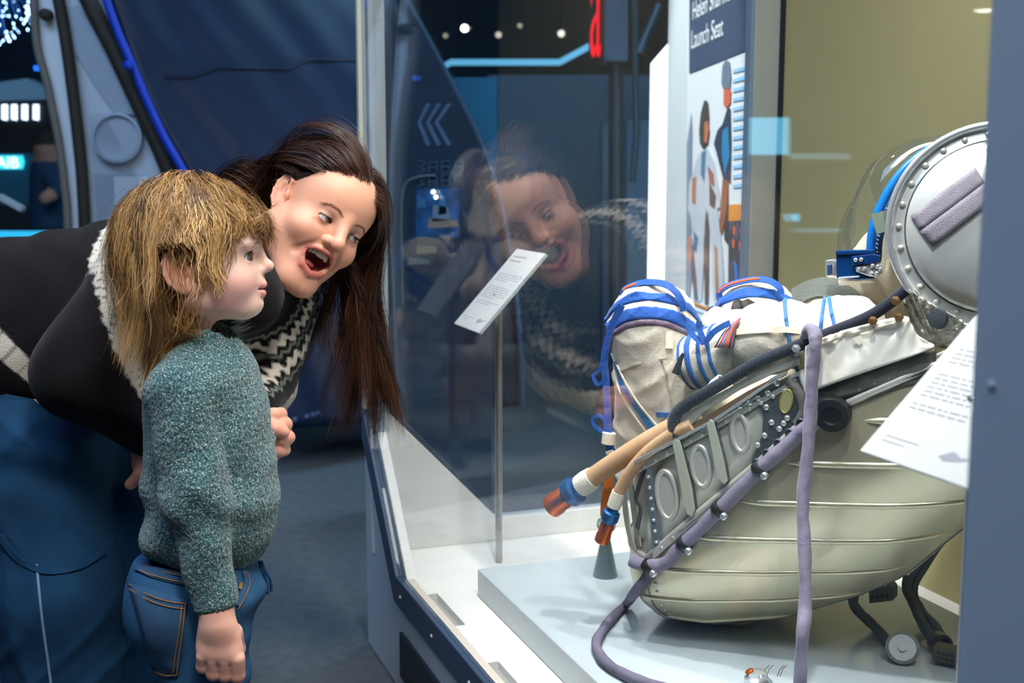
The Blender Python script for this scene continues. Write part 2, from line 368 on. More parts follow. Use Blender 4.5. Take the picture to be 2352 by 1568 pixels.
# ================================================================ label stands
m_lab = mat('label_white', 'd2d2d0', .5); m_ink = mat('ink_grey', '8f8f94', .8); m_steel = mat('brushed_steel', 'a9a8a4', .3, metal=.9)
def label_stand(f0, e0, z0, lab, fp, zp, big):
    t = thing('label_stand', lab, 'information label', CS(fp, .235, zp))
    B, R = CS(f0, e0, z0), FD; U = CS(f0 + .03, e0 + .13, z0 + .156) - CS(f0, e0, z0); ul = np.linalg.norm(U); u = U / ul
    n = nrm(np.cross(R, u)); n = n if n[2] > 0 else -n; wd = .165
    c = [B, B + R * wd, B + R * wd + U, B + U]
    hexa('acrylic_back', [v - n * .006 for v in c] + [v - n * .0005 for v in c], mat('acrylic_edge', 'c9d2d2', .15), t, .001)
    hexa('label_card', [v - n * .0005 for v in c] + [v + n * .001 for v in c], m_lab, t)
    r = random.Random(3)
    def line(x0, x1, y, h, m=m_ink):
        q = [B + R * wd * x + u * ul * yy + n * .0012 for x, yy in ((x0, y), (x1, y), (x1, y + h), (x0, y + h))]; return q
    qs = [line(.10, .55, .90, .016), line(.10, .48, .845, .016)]
    for b0, nl in ((.68, 4), (.52, 6), (.33, 2)):
        for k in range(nl):
            x = .1; 
            while x < (.88 if k < nl - 1 else .55):
                wl = r.uniform(.03, .1); qs.append(line(x, min(x + wl, .9), b0 - k * .027, .008)); x += wl + .018
    for k in range(2): qs.append(line(.1, .42 - k * .1, .12 - k * .03, .006))
    V, F = join([(q, [(0, 1, 2, 3)]) for q in qs]); tx = mesh_obj('printed_text', V, F, m_ink, t, smooth=False); tx['kind'] = 'stuff'
    cap = [(.62, .10), (.68, .085), (.78, .10), (.86, .125), (.93, .15), (.86, .137), (.79, .125), (.74, .14), (.70, .145), (.66, .125)]
    prism('printed_silhouette', [B + R * wd * x + u * ul * y + n * .001 for x, y in cap], n * .0003, mat('ink_pale', '9d9da4', .8), t)
    top = B + R * wd * .5 + U * .45 - n * .008
    base = np.array([top[0], top[1], zp]); tube('pole', [base, top], .0075, m_steel, t, 14)
    lathe('pole_collar', [(.011, -.012), (.011, .004), (.009, .006)], top, (0, 0, 1), m_steel, t, 14)
    return t
label_stand(.032, .171, .729, 'slanted white text label on a thin steel pole beside the empty glass corner', .12, ZD, False)
label_stand(1.45, .171, .76, 'slanted white text label on a pole against the blue metal post', 1.54, .285, True)
# ================================================================ paved strip of floor by the module
m_pave = mat('paving_grey', '8a8a90', .7, var=.12, vscale=12)
pv0 = box('paved_floor', -3.2, -1.02, 2.0, 3.7, .0, .004, mat('paving_joint', '33363c', .9)); struct(pv0); pv0.name = 'trim_1'
tm = None
for i in range(9):
    for j in range(10):
        x = -1.90 + i * .1 + (j % 2) * .05; y = 2.45 + j * .1
        if tm is None:
            o = hexa('paving_stone', [np.array(v) for v in ((.003, .003, .003), (.097, .003, .003), (.097, .097, .003), (.003, .097, .003), (.005, .005, .009), (.095, .005, .009), (.095, .095, .009), (.005, .095, .009))], m_pave, pv0); tm = o
        else:
            o = tm.copy(); scene.collection.objects.link(o); o.parent = pv0
        o.location = (x, y, 0)
# ================================================================ white training module on the left
YM = 4.25
def PY(pts, Y): return [P(x, y, Y) for x, y in pts]
BK = np.array([-.02, .14, 0])
m_mod = mat('module_white', 'b9c7d8', .6, var=.06, vscale=3); m_modl = mat('module_pale', 'cfdbe8', .5); m_modd = mat('module_grey', '98a8bc', .6)
m_seal = mat('module_seal', '2b2823', .7)
mod = thing('space_module', 'pale grey walk-through module with dark rubber seams behind the bending person', 'module', P(230, 1120, YM) * [1, 1, 0])
prism('outer_panel', PY([(74, -60), (116, -60), (142, 100), (162, 230), (176, 330), (186, 430), (190, 620), (192, 1110), (160, 1110), (156, 620), (150, 520), (145, 410), (130, 300), (112, 215), (96, 165), (82, 100), (76, 40)], YM), BK, m_modl, mod)
prism('inner_panel', PY([(134, -60), (170, -60), (206, 20), (262, 130), (318, 250), (372, 390), (440, 600), (500, 1115), (212, 1112), (206, 620), (198, 430), (182, 300), (165, 160), (148, 50)], YM + .02), BK, m_mod, mod)
prism('recess_upper', PY([(145, 20), (180, 12), (225, 80), (290, 215), (315, 265), (262, 258), (225, 205), (165, 110)], YM + .015), -BK * .05, m_modd, mod)
prism('recess_lower', PY([(216, 400), (330, 400), (352, 470), (395, 1000), (232, 1000), (226, 520)], YM + .015), -BK * .05, m_modd, mod)
lathe('port_window', [(.085, 0), (.085, .02), (.075, .024), (.074, .01)], P(272, 318, YM + .01), (0, -1, .1), m_modd, mod, 28)
prism('notice_sheet', PY([(262, 405), (335, 405), (352, 470), (262, 470)], YM + .0), BK * .05, m_modl, mod)
for k in range(26):
    x = 208 + k * 7.2; y0 = max(260, 205 + (x - 210) * 1.9); tube('mesh_wire', PY([(x, y0), (x + 12, y0 + 160), (x + 20, 640)], YM - .005), .0012, m_modd, mod, 4)
for nm, pl, wd in (('seam_outer', [(122, -60), (146, 60), (166, 200), (180, 320), (190, 430), (197, 620), (201, 1112)], .021), ('seam_inner', [(178, -60), (208, 10), (262, 115), (318, 235), (380, 370), (440, 540), (500, 800), (530, 1112)], .03)):
    tube(nm, cat(PY(pl, YM - .01), 5), wd, m_seal, mod, 10)
tube('seam_edge', cat(PY([(74, -60), (80, 60), (88, 120), (105, 180), (118, 240), (134, 320), (147, 420), (156, 560), (160, 1110)], YM - .02), 5), .014, mat('edge_taupe', '6d6b68', .6), mod, 8)
prism('grey_stile', PY([(206, -40), (238, -40), (300, 130), (345, 240), (422, 400), (398, 400), (330, 255), (262, 120)], YM + .03), BK * .3, m_modd, mod)
lathe('hinge_knob', [(.012, 0), (.02, .012), (.02, .04), (.008, .05)], P(113, 36, YM), (0, -1, 0), m_seal, mod, 12)
# ================================================================ blue covered capsule frame
m_tarp = mat('tarp_navy', '0a2140', .42, bump=.5, bscale=2.2, var=.15, vscale=2.2, stretch=(1.5, 1.5, .6), bdist=.05, detail=1, spec=.35)  # faint colour noise imitates light and dark patches across the film
frame = thing('covered_frame', 'dark blue film covered capsule frame with bright blue edge tube', 'capsule', P(700, 1060, 4.5) * [1, 1, 0])
Lc = cat(PY([(236, -40), (275, 70), (305, 140), (345, 235), (385, 320), (430, 400), (520, 580), (600, 800), (650, 985)], YM - .06), 5)
Rr = cat([P(x, y, 4.95) for x, y in [(895, -60), (950, 30), (1010, 140), (1060, 235), (1105, 330), (1150, 470), (1180, 640), (1195, 800), (1200, 930)]], 5)
n = 40; V = []; F = []
for i in range(len(Lc)):
    for k in range(n):
        u = k / (n - 1); z = Lc[i] * (1 - u) + Rr[i] * u; wv = .05 * math.sin(u * 3.1) + .005 * math.sin(u * 21 + i * .12) + .004 * math.sin(u * 37 - i * .3)
        V.append(z + np.array([0, -wv, 0]))
for i in range(len(Lc) - 1):
    for k in range(n - 1): F.append((i * n + k, i * n + k + 1, (i + 1) * n + k + 1, (i + 1) * n + k))
o = mesh_obj('film_cover', V, F, m_tarp, frame); so = o.modifiers.new('s', 'SOLIDIFY'); so.thickness = .01; so.offset = 1
tube('edge_tube', Lc + [0, -.03, 0], .014, mat('tube_blue', '0a3cc0', .4), frame, 10)
lathe('tube_knob', [(.004, 0), (.016, .008), (.016, .03), (.005, .04)], P(299, 151, YM - .1), (0, -1, 0), mat('tube_blue', '0a3cc0'), frame, 12)
tube('rim_tube', Rr + [0, -.03, 0], .012, mat('rim_slate', '3d5a78', .4), frame, 8)
m_fr = mat('frame_navy', '0d2350', .5)
def sub(pts, m, r, nm='rib'):
    tube(nm, cat([P(x, y, 4.08 + (x - 240) / 900 * .72) for x, y in pts], 5), r, m, frame, 6)
FV = np.array(V).reshape(len(Lc), n, 3); tube('film_crease', cat([FV[int(round(12 - 3 * k / n)), k] + [0, -.004, 0] for k in range(3, n - 3, 3)], 4), .006, m_tarp, frame, 6)
for x in (600, 640, 685, 725, 765): sub([(x - 30, 720), (x, 820), (x + 20, 920)], mat('slat_slate', '4c6787'), .02, 'slat')
beam = prism('base_beam', [P(620, 945, 4.1), P(850, 890, 4.75), P(850, 935, 4.75), P(620, 1000, 4.1)], (.0, .1, 0), m_fr, frame)
for x in (655, 672, 700, 714, 726): prism('beam_marking', [P(x, 966 - (x - 650) * .27, 4.18), P(x + 9, 964 - (x - 650) * .27, 4.18), P(x + 9, 972 - (x - 650) * .27, 4.18), P(x, 974 - (x - 650) * .27, 4.18)], (0, .01, 0), mat('mark_grey', '5b6c8c', .6), frame)
# chevron sign and picture panel standing behind the glass
YP = 3.75
pn = thing('chevron_panel', 'dark blue exhibit panel with three chevrons above a blue picture', 'panel', P(1000, 1130, YP) * [1, 1, 0])
m_pn = mat('panel_blue', '16395a', .5, var=.25, vscale=5); m_ch = mat('chevron_grey', '5b83b0', .5)
prism('panel_board', PY([(880, 60), (960, 60), (1010, 150), (1060, 240), (1105, 340), (1125, 460), (1130, 1178), (880, 1178)], YP), (0, .03, 0), m_pn, pn)
for k in range(3):
    x = 958 + 20 * k; d = 22 + 4 * k
    prism('chevron', PY([(x + d, 236), (x + d + 9, 239), (x + 9, 281), (x + d + 9, 331), (x + d, 336), (x, 282)], YP - .004), (0, .003, 0), m_ch, pn)
def glyph(pts, x, y, sx, sy):
    for a, b in pts:
        tube('letter_stroke', PY([(x + a[0] * sx, y + a[1] * sy), (x + b[0] * sx, y + b[1] * sy)], YP - .004), .0028, mat('letter_slate', '45678f', .5), pn, 5)
G3 = [((0, 0), (.8, 0)), ((.8, 0), (1, .3)), ((1, .3), (.3, .5)), ((.3, .5), (1, .8)), ((1, .8), (0, 1))]
GA = [((0, 1), (0, .1)), ((0, .1), (1, .1)), ((1, .1), (1, 1)), ((0, .55), (1, .55))]
GB = [((0, 0), (1, 0)), ((1, 0), (1, 1)), ((1, 1), (0, 1)), ((0, 1), (0, 0)), ((0, .5), (1, .5))]
GP = [((0, 0), (1, 0)), ((1, 0), (1, 1)), ((0, 0), (0, .5)), ((0, .5), (1, .5))]
for r_, y in ((0, 370), (1, 402)):
    for g, x in ((G3, 958), (GA, 985), (GB, 1015), (GP, 1044)): glyph(g, x, y, 18, 26)
prism('picture', PY([(955, 432), (1055, 432), (1055, 545), (955, 545)], YP - .004), (0, .002, 0), mat('picture_blue', '1f6cb4', .5, var=.8, vscale=22), pn)
for a in ((985, 500, 1050, 520, 'b0a090'), (995, 470, 1030, 505, '88a6c8'), (960, 450, 975, 475, '3f86c4'), (1010, 445, 1022, 490, '4b93cf'), (958, 560, 1000, 580, '8c8880'), (940, 590, 985, 605, '75869a')):
    prism('picture_patch', PY([(a[0], a[1]), (a[2], a[1] + 6), (a[2] + 4, a[3]), (a[0] - 3, a[3] + 4)], YP - .006), (0, .001, 0), mat('patch_' + a[4], a[4], .6), pn)
tube('picture_frame', cat(PY([(925, 700), (922, 520), (924, 450), (935, 418), (965, 405), (1000, 402)], YP - .012), 5), .004, mat('acrylic_tube', '6f7f94', .2), pn, 8)
# ================================================================ hall beyond the end of the case
def slab(nm, lab, ct, pts, Y, col, dy=.15, **kw):
    o = prism(nm, PY(pts, Y), (0, dy, 0), mat(nm + '_' + col, col, .6, **kw)); tag(o, lab, ct); return o
slab('teal_screen', 'teal partition screen standing behind the glass case end', 'partition', [(1040, 178), (1140, 178), (1140, 1090), (1040, 1090)], 5.2, '0f6f9c')
slab('slate_partition', 'wide slate blue partition wall beyond the display case', 'partition', [(1120, 172), (1500, 172), (1500, 1010), (1120, 1010)], 6.2, '3d627c', var=.1, vscale=1)
cb = slab('cabinet', 'blue grey cabinet standing in front of the slate partition', 'cabinet', [(1384, 282), (1436, 282), (1436, 1030), (1384, 1030)], 5.6, '4d7796')
slab('cabinet', 'paler blue cabinet beside the white lit wall panel', 'cabinet', [(1440, 276), (1515, 276), (1515, 1050), (1440, 1050)], 5.4, '6795ba')
cl = slab('sign_column', 'dark blue column carrying a glowing red letter', 'column', [(1388, -80), (1442, -80), (1442, 138), (1388, 138)], 5.0, '3f6284', .25)
tube('column_post', [P(1415, 138, 5.1), P(1415, 1110, 5.1)], .03, mat('column_post', '22384c', .5), cl, 12)
hexa('letter_box', [P(x, y, Y) for x, y, Y in ((1352, 134, 5.0), (1388, 136, 4.97), (1388, 136, 5.1), (1352, 134, 5.1), (1352, -80, 5.0), (1388, -80, 4.97), (1388, -80, 5.1), (1352, -80, 5.1))], mat('sign_navy', '0e1a2e', .5), cl)
m_red = emis('neon_red', 'ff1030', 1.3)
text('glowing_letter', 'a', P(1354, 128, 4.96), (1, 0, 0), (0, 0, 1), .62, m_red, cl, ext=.004, sx=.17)
led = tube('ceiling_light_strip', PY([(1000, 163), (1036, 143), (1285, 143), (1354, 106)], 6.6), .016, emis('led_cyan', '6fc4f4', 1.0), None, 8)
tag(led, 'thin cyan light strip hung below the dark ceiling', 'light strip')
for pl in ([(1455, -60), (1462, 300), (1452, 420)], [(1420, 190), (1438, 280)], [(1468, 120), (1515, 10)]):
    o = tube('metal_strut', PY(pl, {1455: 5.2, 1420: 5.3}.get(pl[0][0], 4.9)), .014, mat('strut_blue', '47718f', .4, metal=.4), cl, 8)
for x, y, s_, e in ((967, 75, 1, 12), (1067, 65, 1.1, 12), (1023, 82, .8, .5), (1145, 80, 1, .9), (1194, 59, .8, .5), (1289, 77, 1.1, 1.6), (995, 440, .6, 9), (1000, 452, .6, 7), (792, 6, .8, 9), (780, 12, .7, 2.5)):
    c = P(x, y, 7.4 if y < 300 else 3.7); sc_ = .018 * s_ * (1 if y < 300 else .4)
    if y < 300:
        sp = thing('ceiling_spotlight', 'small blue ceiling spotlight beside the capsule frame top' if x == 780 else 'warm ceiling spotlight above the capsule frame by the case post' if x == 792 else 'bright warm ceiling spotlight above the cyan light strip' if e > 5 else 'dim grey ceiling spotlight above the cyan light strip', 'spotlight', c, 'ceiling spotlights in the hall')
        lathe('lamp_face', [(sc_, 0), (sc_ * .8, .006), (sc_ * .2, .01)], c, (0, -1, -.3), emis('lamp_%d' % int(e * 10), 'fff2e0' if x != 780 else '2f8cff', e), sp, 12)
        lathe('lamp_can', [(sc_ * 1.2, -.002), (sc_ * 1.2, -.1), (sc_ * .8, -.12)], c, (0, -1, -.3), m_dark, sp, 12)
        tube('lamp_rod', [c + [0, .1, .05], np.array([c[0], c[1] + .1, 4.21])], .006, m_dark, sp, 6)
tube('picture_lamp', [P(995, 440, YP - .01), P(995.5, 441, YP - .012)], .006, emis('lamp_90', 'fff2e0', 9), pn, 10)  # added glowing dots imitate lamp reflections over the picture, no lamp hangs here
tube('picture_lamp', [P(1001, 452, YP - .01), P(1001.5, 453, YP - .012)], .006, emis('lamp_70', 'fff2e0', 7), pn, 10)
# poster wall and lit panel
W0 = np.array([.580, 3.05, 0]); WD = nrm(np.array([-.0787, 1, 0])); WN = np.array([-WD[1], WD[0], 0])
def PW(x, y, off=.0): return onpl(x, y, W0 + WN * off, WN)
wl = prism('exhibit_partition', [W0, W0 + WD * 1.02, W0 + WD * 1.02 + [0, 0, 2.6], W0 + [0, 0, 2.6]], -WN * .08, mat('wall_white', 'd5dcdc', .6)); tag(wl, 'narrow white exhibit wall holding the tall poster', 'partition')
pt = thing('poster', 'tall printed poster with navy heading and people in space suits', 'poster', PW(1650, 700) * [1, 1, 0] + [0, 0, .62])
def pp(nm, pts, off, m): return prism(nm, [PW(x, y, off) for x, y in pts], WN * .0008, m, pt)
pp('sheet', [(1584, -300), (1721, -420), (1712, 745), (1574, 690)], .003, mat('poster_white', 'e8eced', .5))
pp('heading_band', [(1584, -300), (1721, -420), (1719.5, 114), (1583.5, 169)], .005, mat('poster_navy', '41526b', .5))
zb = PW(1587, 113, .007); text('heading_text', 'Launch Seat', zb, -WD, (0, 0, 1), .075, mat('poster_white', 'e8eced'), pt, sx=1.05)
zb2 = PW(1590, 47, .007); text('heading_text', 'Helen Sharman', zb2, -WD, (0, 0, 1), .075, mat('poster_white', 'e8eced'), pt, sx=1.05)
c_ = lambda h: mat('print_' + h, h, .6)
for k in range(13): pp('body_text', [(1684, 160 + k * 22), (1716, 150 + k * 22.4), (1716, 160 + k * 22.4), (1684, 168 + k * 22)], .005, c_('9ecdec'))
pp('orange_block', [(1675, 470), (1712, 468), (1711, 505), (1674, 508)], .005, c_('e08f36'))
pp('crowd_photo', [(1674, 508), (1711, 506), (1709, 660), (1673, 655)], .005, mat('print_crowd', '4b5064', .6, var=.7, vscale=40))
for x, y in ((1684, 520), (1700, 525), (1682, 550), (1697, 555)): pp('crowd_patch', [(x, y), (x + 6, y), (x + 5, y + 20), (x + 1, y + 18)], .0062, c_('e06a3c'))
pp('crowd_patch', [(1686, 600), (1694, 612), (1696, 650), (1688, 645)], .0062, c_('2f7cc8'))
# printed figures
pp('man_shirt', [(1660, 285), (1672, 245), (1678, 250), (1680, 330), (1678, 420), (1670, 415), (1664, 420), (1646, 350), (1640, 330), (1648, 300)], .0052, c_('2d3d55'))
pp('man_shirt_light', [(1660, 300), (1672, 290), (1676, 360), (1665, 400), (1658, 350)], .0060, c_('2f86b4'))
pp('man_face', [(1663, 205), (1673, 200), (1679, 208), (1678, 235), (1670, 248), (1662, 240)], .0060, c_('d8694a'))
pp('man_hair', [(1660, 150), (1668, 138), (1676, 142), (1679, 175), (1677, 204), (1662, 206), (1657, 190)], .0060, c_('6f7d8e'))
pp('man_arm', [(1660, 412), (1672, 414), (1672, 450), (1666, 500), (1658, 540), (1652, 520), (1656, 470)], .0060, c_('9a5a44'))
pp('man_trousers', [(1664, 420), (1673, 420), (1672, 560), (1664, 550)], .0056, c_('3a3a42'))
pp('suit_body', [(1600, 370), (1612, 345), (1628, 340), (1640, 370), (1652, 440), (1655, 475), (1648, 480), (1652, 520), (1658, 570), (1662, 640), (1664, 705), (1640, 700), (1634, 560), (1626, 480), (1618, 560), (1612, 690), (1592, 690), (1592, 580), (1588, 500), (1580, 480), (1584, 420)], .0064, c_('c4ccd4'))
for pl, h in (([(1612, 350), (1622, 345), (1618, 420), (1610, 400)], '5b7f9e'), ([(1590, 410), (1600, 405), (1598, 470), (1590, 465)], 'b07a5c'), ([(1626, 380), (1640, 400), (1642, 430), (1630, 420)], 'a06a58'), ([(1630, 420), (1645, 450), (1642, 480), (1630, 470)], '5a4a52'), ([(1622, 480), (1628, 520), (1626, 700), (1619, 700), (1617, 560)], '55504e'), ([(1594, 530), (1604, 545), (1600, 580), (1593, 575)], '4a7ea6'), ([(1641, 560), (1648, 570), (1652, 690), (1645, 690)], 'a8845e')): pp('suit_detail', pl, .0072, c_(h))
pp('astronaut_hair', [(1610, 260), (1618, 230), (1625, 232), (1628, 270), (1626, 310), (1618, 345), (1608, 330), (1606, 300)], .0072, c_('4a443f'))
pp('astronaut_face', [(1619, 280), (1626, 278), (1628, 300), (1624, 330), (1618, 325)], .0080, c_('c87858'))
pp('side_figure', [(1578, 330), (1584, 290), (1588, 260), (1590, 300), (1588, 420), (1590, 480), (1586, 560), (1592, 600), (1584, 690), (1575, 688), (1577, 500)], .0056, c_('8795a6'))
pp('side_arm', [(1580, 545), (1588, 540), (1590, 580), (1586, 610), (1580, 590)], .0072, c_('cc8a78'))
pp('leg_shadow', [(1586, 610), (1592, 560), (1600, 640), (1604, 690), (1596, 690)], .0070, c_('575a66'))
lb = prism('light_panel', [W0 + WD * 1.03 + [0, 0, .45], W0 + WD * 1.03 + [.028, .74, .45], W0 + WD * 1.03 + [.028, .74, 1.45], W0 + WD * 1.03 + [0, 0, 1.45]], (.04, 0, 0), emis('panel_light', 'f4f9ff', 2.2)); tag(lb, 'tall bright white light panel at the end of the exhibit wall', 'light panel')
tube('panel_foot', [W0 + WD * 1.2 + [.03, 0, 0], W0 + WD * 1.2 + [.03, 0, .46]], .02, m_post, lb, 8); tube('panel_foot', [W0 + WD * 1.6 + [.05, 0, 0], W0 + WD * 1.6 + [.05, 0, .46]], .02, m_post, lb, 8)
lg = prism('poster_ledge', [PW(1574, 692, .002), PW(1684, 736, .002), PW(1684, 776, .002), PW(1574, 722, .002)], WN * .07, mat('ledge_pale', 'a8bccc', .5)); tag(lg, 'pale blue ledge below the tall poster', 'ledge')
tube('ledge_edge', [PW(1574, 690, .05), PW(1684, 734, .05)], .006, mat('edge_orange', 'b5703c', .5), lg, 6)
# ================================================================ far hall on the left: lights, signs, a distant visitor
YF = 7.2
fo = random.Random(5); geo = []
for k in range(150):
    t = fo.random() ** .8; x = -40 + 150 * fo.random(); y = fo.uniform(-40, 105 - max(0, x - 20) * .75)
    c = P(x, y, 5.8 + fo.random() * .6); r = fo.choice((.0035, .005, .0075)); geo.append(lathe_geo([(r * .3, -r), (r, 0), (r * .3, r)], c, (0, 0, 1), 6))
V, F = join(geo); o = mesh_obj('fibre_optic_cluster', V, F, emis('fibre_light', '9cccff', 6)); tag(o, 'hanging cluster of tiny glowing blue white fibre optic points', 'light cluster', kind='stuff')
geo = []
for k in range(40):
    x = -40 + 140 * fo.random(); y = fo.uniform(-20, 100 - max(0, x - 20) * .7); geo.append(tube_geo(cat([P(x, y, 6.1), P(x - 20, -30, 6.1), P(20, -160, 6.1)], 4), .0012, 4))
V, F = join(geo); oc = mesh_obj('fibre_strands', V, F, mat('fibre_blue', '2c78d8', .3, emit=.35), o); oc['kind'] = 'stuff'
def lit(nm, lab, ct, pts, Y, col, s, dy=.05):
    q = prism(nm, PY(pts, Y), (0, dy, 0), emis('%s_%s_%d' % (nm, col, int(s * 10)), col, s)); tag(q, lab, ct); return q
sgn = thing('bar_light_sign', 'dark sign with four glowing pale blue bars', 'sign', P(45, 280, YF))
prism('sign_box', PY([(-40, 232), (120, 232), (120, 352), (-40, 352)], YF + .02), (0, .2, 0), mat('sign_black', '05070c', .5), sgn)
for x in (10, 32, 56, 82): prism('light_bar', PY([(x - 6, 240), (x + 6, 240), (x + 6, 276), (x - 6, 274)], YF), (0, .01, 0), emis('bar_light', 'cfe4ff', 2.2), sgn)
cy = thing('counter', 'teal counter with a glowing cyan word sign', 'counter', P(45, 620, YF) * [1, 1, 0])
prism('counter_front', PY([(-60, 352), (142, 352), (142, 470), (-60, 470)], YF), (0, .3, 0), mat('counter_teal', '1d5a74', .5), cy)
prism('counter_base', PY([(-60, 470), (150, 470), (150, 950), (-60, 950)], YF), (0, .3, 0), mat('counter_dark', '08131c', .6), cy)
prism('sign_glow', PY([(-20, 357), (50, 357), (54, 372), (50, 388), (-20, 388)], YF - .02), (0, .015, 0), emis('sign_cyan', '38d8f4', 1.1), cy)
text('sign_word', 'AIB', P(-8, 385, YF - .03), (1, 0, 0), (0, 0, 1), .088, emis('sign_white', 'e4fbff', 1.6), cy)
lit('cyan_light_bar', 'long glowing cyan light bar above the dark floor', 'light bar', [(-10, 531), (125, 531), (125, 545), (-10, 545)], 6.4, '30b4ec', .9)
slab('overhead_panel', 'pale blue overhead panel above the dark bar sign', 'panel', [(-10, 190), (60, 180), (108, 205), (110, 228), (-10, 232)], 7.6, '9cc4de')
prism('edge_lamp', PY([(78, 150), (88, 150), (90, 156), (88, 162), (78, 162), (76, 156)], YM - .03), (0, .02, 0), emis('edge_lamp', '1f6cf4', 1.2), mod)
slab('white_rail', 'slanted pale handrail at the far counter', 'handrail', [(-4, 446), (50, 476), (47, 486), (-4, 458)], 5.6, 'd4dce2', .05)
prism('counter_lamp', PY([(93, 475), (98, 468), (104, 468), (108, 475), (104, 484), (97, 484)], YF - .02), (0, .03, 0), emis('counter_lamp', '58b8f0', 1.0), cy)
vis = thing('person', 'distant visitor in dark blue clothes standing at the far counter', 'person', P(118, 640, 6.7) * [1, 1, 0])
def sd_vis(p):
    d = d_cap(p, P(118, 395, 6.7), P(120, 520, 6.72), .11, .12); d = smin(d, d_cap(p, P(112, 390, 6.66), P(132, 440, 6.55), .05, .04), .03); d = smin(d, d_cap(p, P(132, 440, 6.55), P(104, 455, 6.5), .04, .035), .02)
    d = smin(d, d_cap(p, P(118, 520, 6.72), P(116, 822, 6.72), .10, .06), .04); return smin(d, smin(d_ell(p, P(112, 345, 6.68), (.075, .09, .11)), d_cap(p, P(113, 365, 6.7), P(116, 395, 6.7), .05, .06), .03), .02)
V, F = sdf_mesh(sd_vis, *bounds([P(112, 330, 6.68), P(116, 822, 6.72), P(132, 440, 6.5)], .18), .014); V = relax(V, F, 2)
cv = np.tile(np.array(lin('16324e')), (len(V), 1)); hz = V[:, 2] > P(0, 372, 6.7)[2]; cv[hz] = lin('9a7260'); cv[V[:, 2] > P(0, 335, 6.7)[2]] = lin('241a16'); cv[V[:, 2] < P(0, 520, 6.7)[2]] = lin('0c1118'); cv[np.linalg.norm(V - P(104, 455, 6.5), axis=1) < .06] = lin('a87c68')
mesh_obj('body', V, F, mat('visitor', '223344', .9, vcol=True), vis, cols=cv)
# ================================================================ glowing screens across the hall that mirror in the glass
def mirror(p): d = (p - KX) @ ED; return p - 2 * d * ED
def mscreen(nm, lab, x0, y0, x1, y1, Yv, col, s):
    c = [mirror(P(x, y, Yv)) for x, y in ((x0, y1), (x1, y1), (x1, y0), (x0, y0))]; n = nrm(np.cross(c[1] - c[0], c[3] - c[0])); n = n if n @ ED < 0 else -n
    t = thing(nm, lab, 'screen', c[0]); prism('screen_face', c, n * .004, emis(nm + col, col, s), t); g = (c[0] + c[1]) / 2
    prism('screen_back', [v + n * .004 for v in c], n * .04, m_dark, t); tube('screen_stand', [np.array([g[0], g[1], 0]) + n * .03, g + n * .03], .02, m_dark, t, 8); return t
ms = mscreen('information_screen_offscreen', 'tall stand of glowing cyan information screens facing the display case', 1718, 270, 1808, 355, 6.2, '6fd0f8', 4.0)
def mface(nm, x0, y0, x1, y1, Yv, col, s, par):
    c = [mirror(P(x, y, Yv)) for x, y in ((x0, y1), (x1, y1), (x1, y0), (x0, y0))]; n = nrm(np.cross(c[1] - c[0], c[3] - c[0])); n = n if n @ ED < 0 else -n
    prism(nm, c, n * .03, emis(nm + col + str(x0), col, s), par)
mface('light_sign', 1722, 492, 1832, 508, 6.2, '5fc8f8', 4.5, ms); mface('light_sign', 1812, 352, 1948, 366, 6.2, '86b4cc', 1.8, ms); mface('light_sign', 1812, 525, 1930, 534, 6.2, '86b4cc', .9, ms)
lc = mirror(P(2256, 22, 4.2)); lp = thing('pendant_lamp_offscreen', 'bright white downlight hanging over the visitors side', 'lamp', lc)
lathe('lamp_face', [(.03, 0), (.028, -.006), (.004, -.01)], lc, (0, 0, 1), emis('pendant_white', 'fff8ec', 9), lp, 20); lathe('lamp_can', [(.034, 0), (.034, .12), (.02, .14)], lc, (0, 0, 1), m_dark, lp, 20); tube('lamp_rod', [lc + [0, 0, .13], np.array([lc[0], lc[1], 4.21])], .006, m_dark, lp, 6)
# ================================================================ launch seat (metal liner)
m_alu = mat('seat_aluminium', 'cccac0', .40, metal=.45, var=.18, vscale=14, bump=.08, bscale=40)
m_alud = mat('seat_dark_plate', '62686c', .4, metal=.7, var=.2, vscale=10)
m_hull = mat('hull_champagne', 'cdc5a8', .30, metal=.65)
m_pad = mat('rim_indigo', '171c2c', .95, bump=.5, bscale=500, sheen=.3, bdist=.001)
m_lav = mat('hose_lavender', '7c7488', .8, bump=.5, bscale=90, var=.12, vscale=30, sheen=.2, bdist=.003)
m_blk = mat('black_rubber', '17181a', .5); m_chr = mat('chrome', 'd4d8da', .25, metal=.7)
seat = thing('launch_seat', 'silver and champagne metal spacecraft launch seat on the grey plinth', 'seat', SW(0, 0, 0))
hp = [(.50, -.22), (.40, -.222), (.30, -.222), (.2, -.222), (.1, -.222), (.0, -.222), (-.05, -.215), (-.09, -.198), (-.125, -.165), (-.15, -.115), (-.168, -.055), (-.172, 0)]
plan = np.array(hp + [(a, -q) for a, q in hp[-2::-1]]); plan = cat(np.c_[plan, plan[:, 0] * 0], 8)[:, :2]
ZL = lambda a: np.interp(a, [-.2, -.12, -.074, .016, .114, .18, .37, .5], [.172, .150, .146, .234, .33, .40, .505, .57])
ZU = lambda a: np.interp(a, [-.2, -.108, -.028, .171, .26, .34, .5], [.30, .305, .358, .472, .52, .50, .585])
# upper wall
V = []; F = []; n = len(plan)
for a, q in plan:
    for z in (ZL(a), (ZL(a) + ZU(a)) / 2, ZU(a)): V.append(SW(a, q, z))
for i in range(n - 1):
    for k in range(2): F.append((i * 3 + k, i * 3 + k + 1, i * 3 + 4 + k, i * 3 + 3 + k))
sel = mesh_obj('side_wall', V, [f[::-1] for f in F], m_alu, seat); so = sel.modifiers.new('s', 'SOLIDIFY'); so.thickness = .004; so.offset = 1
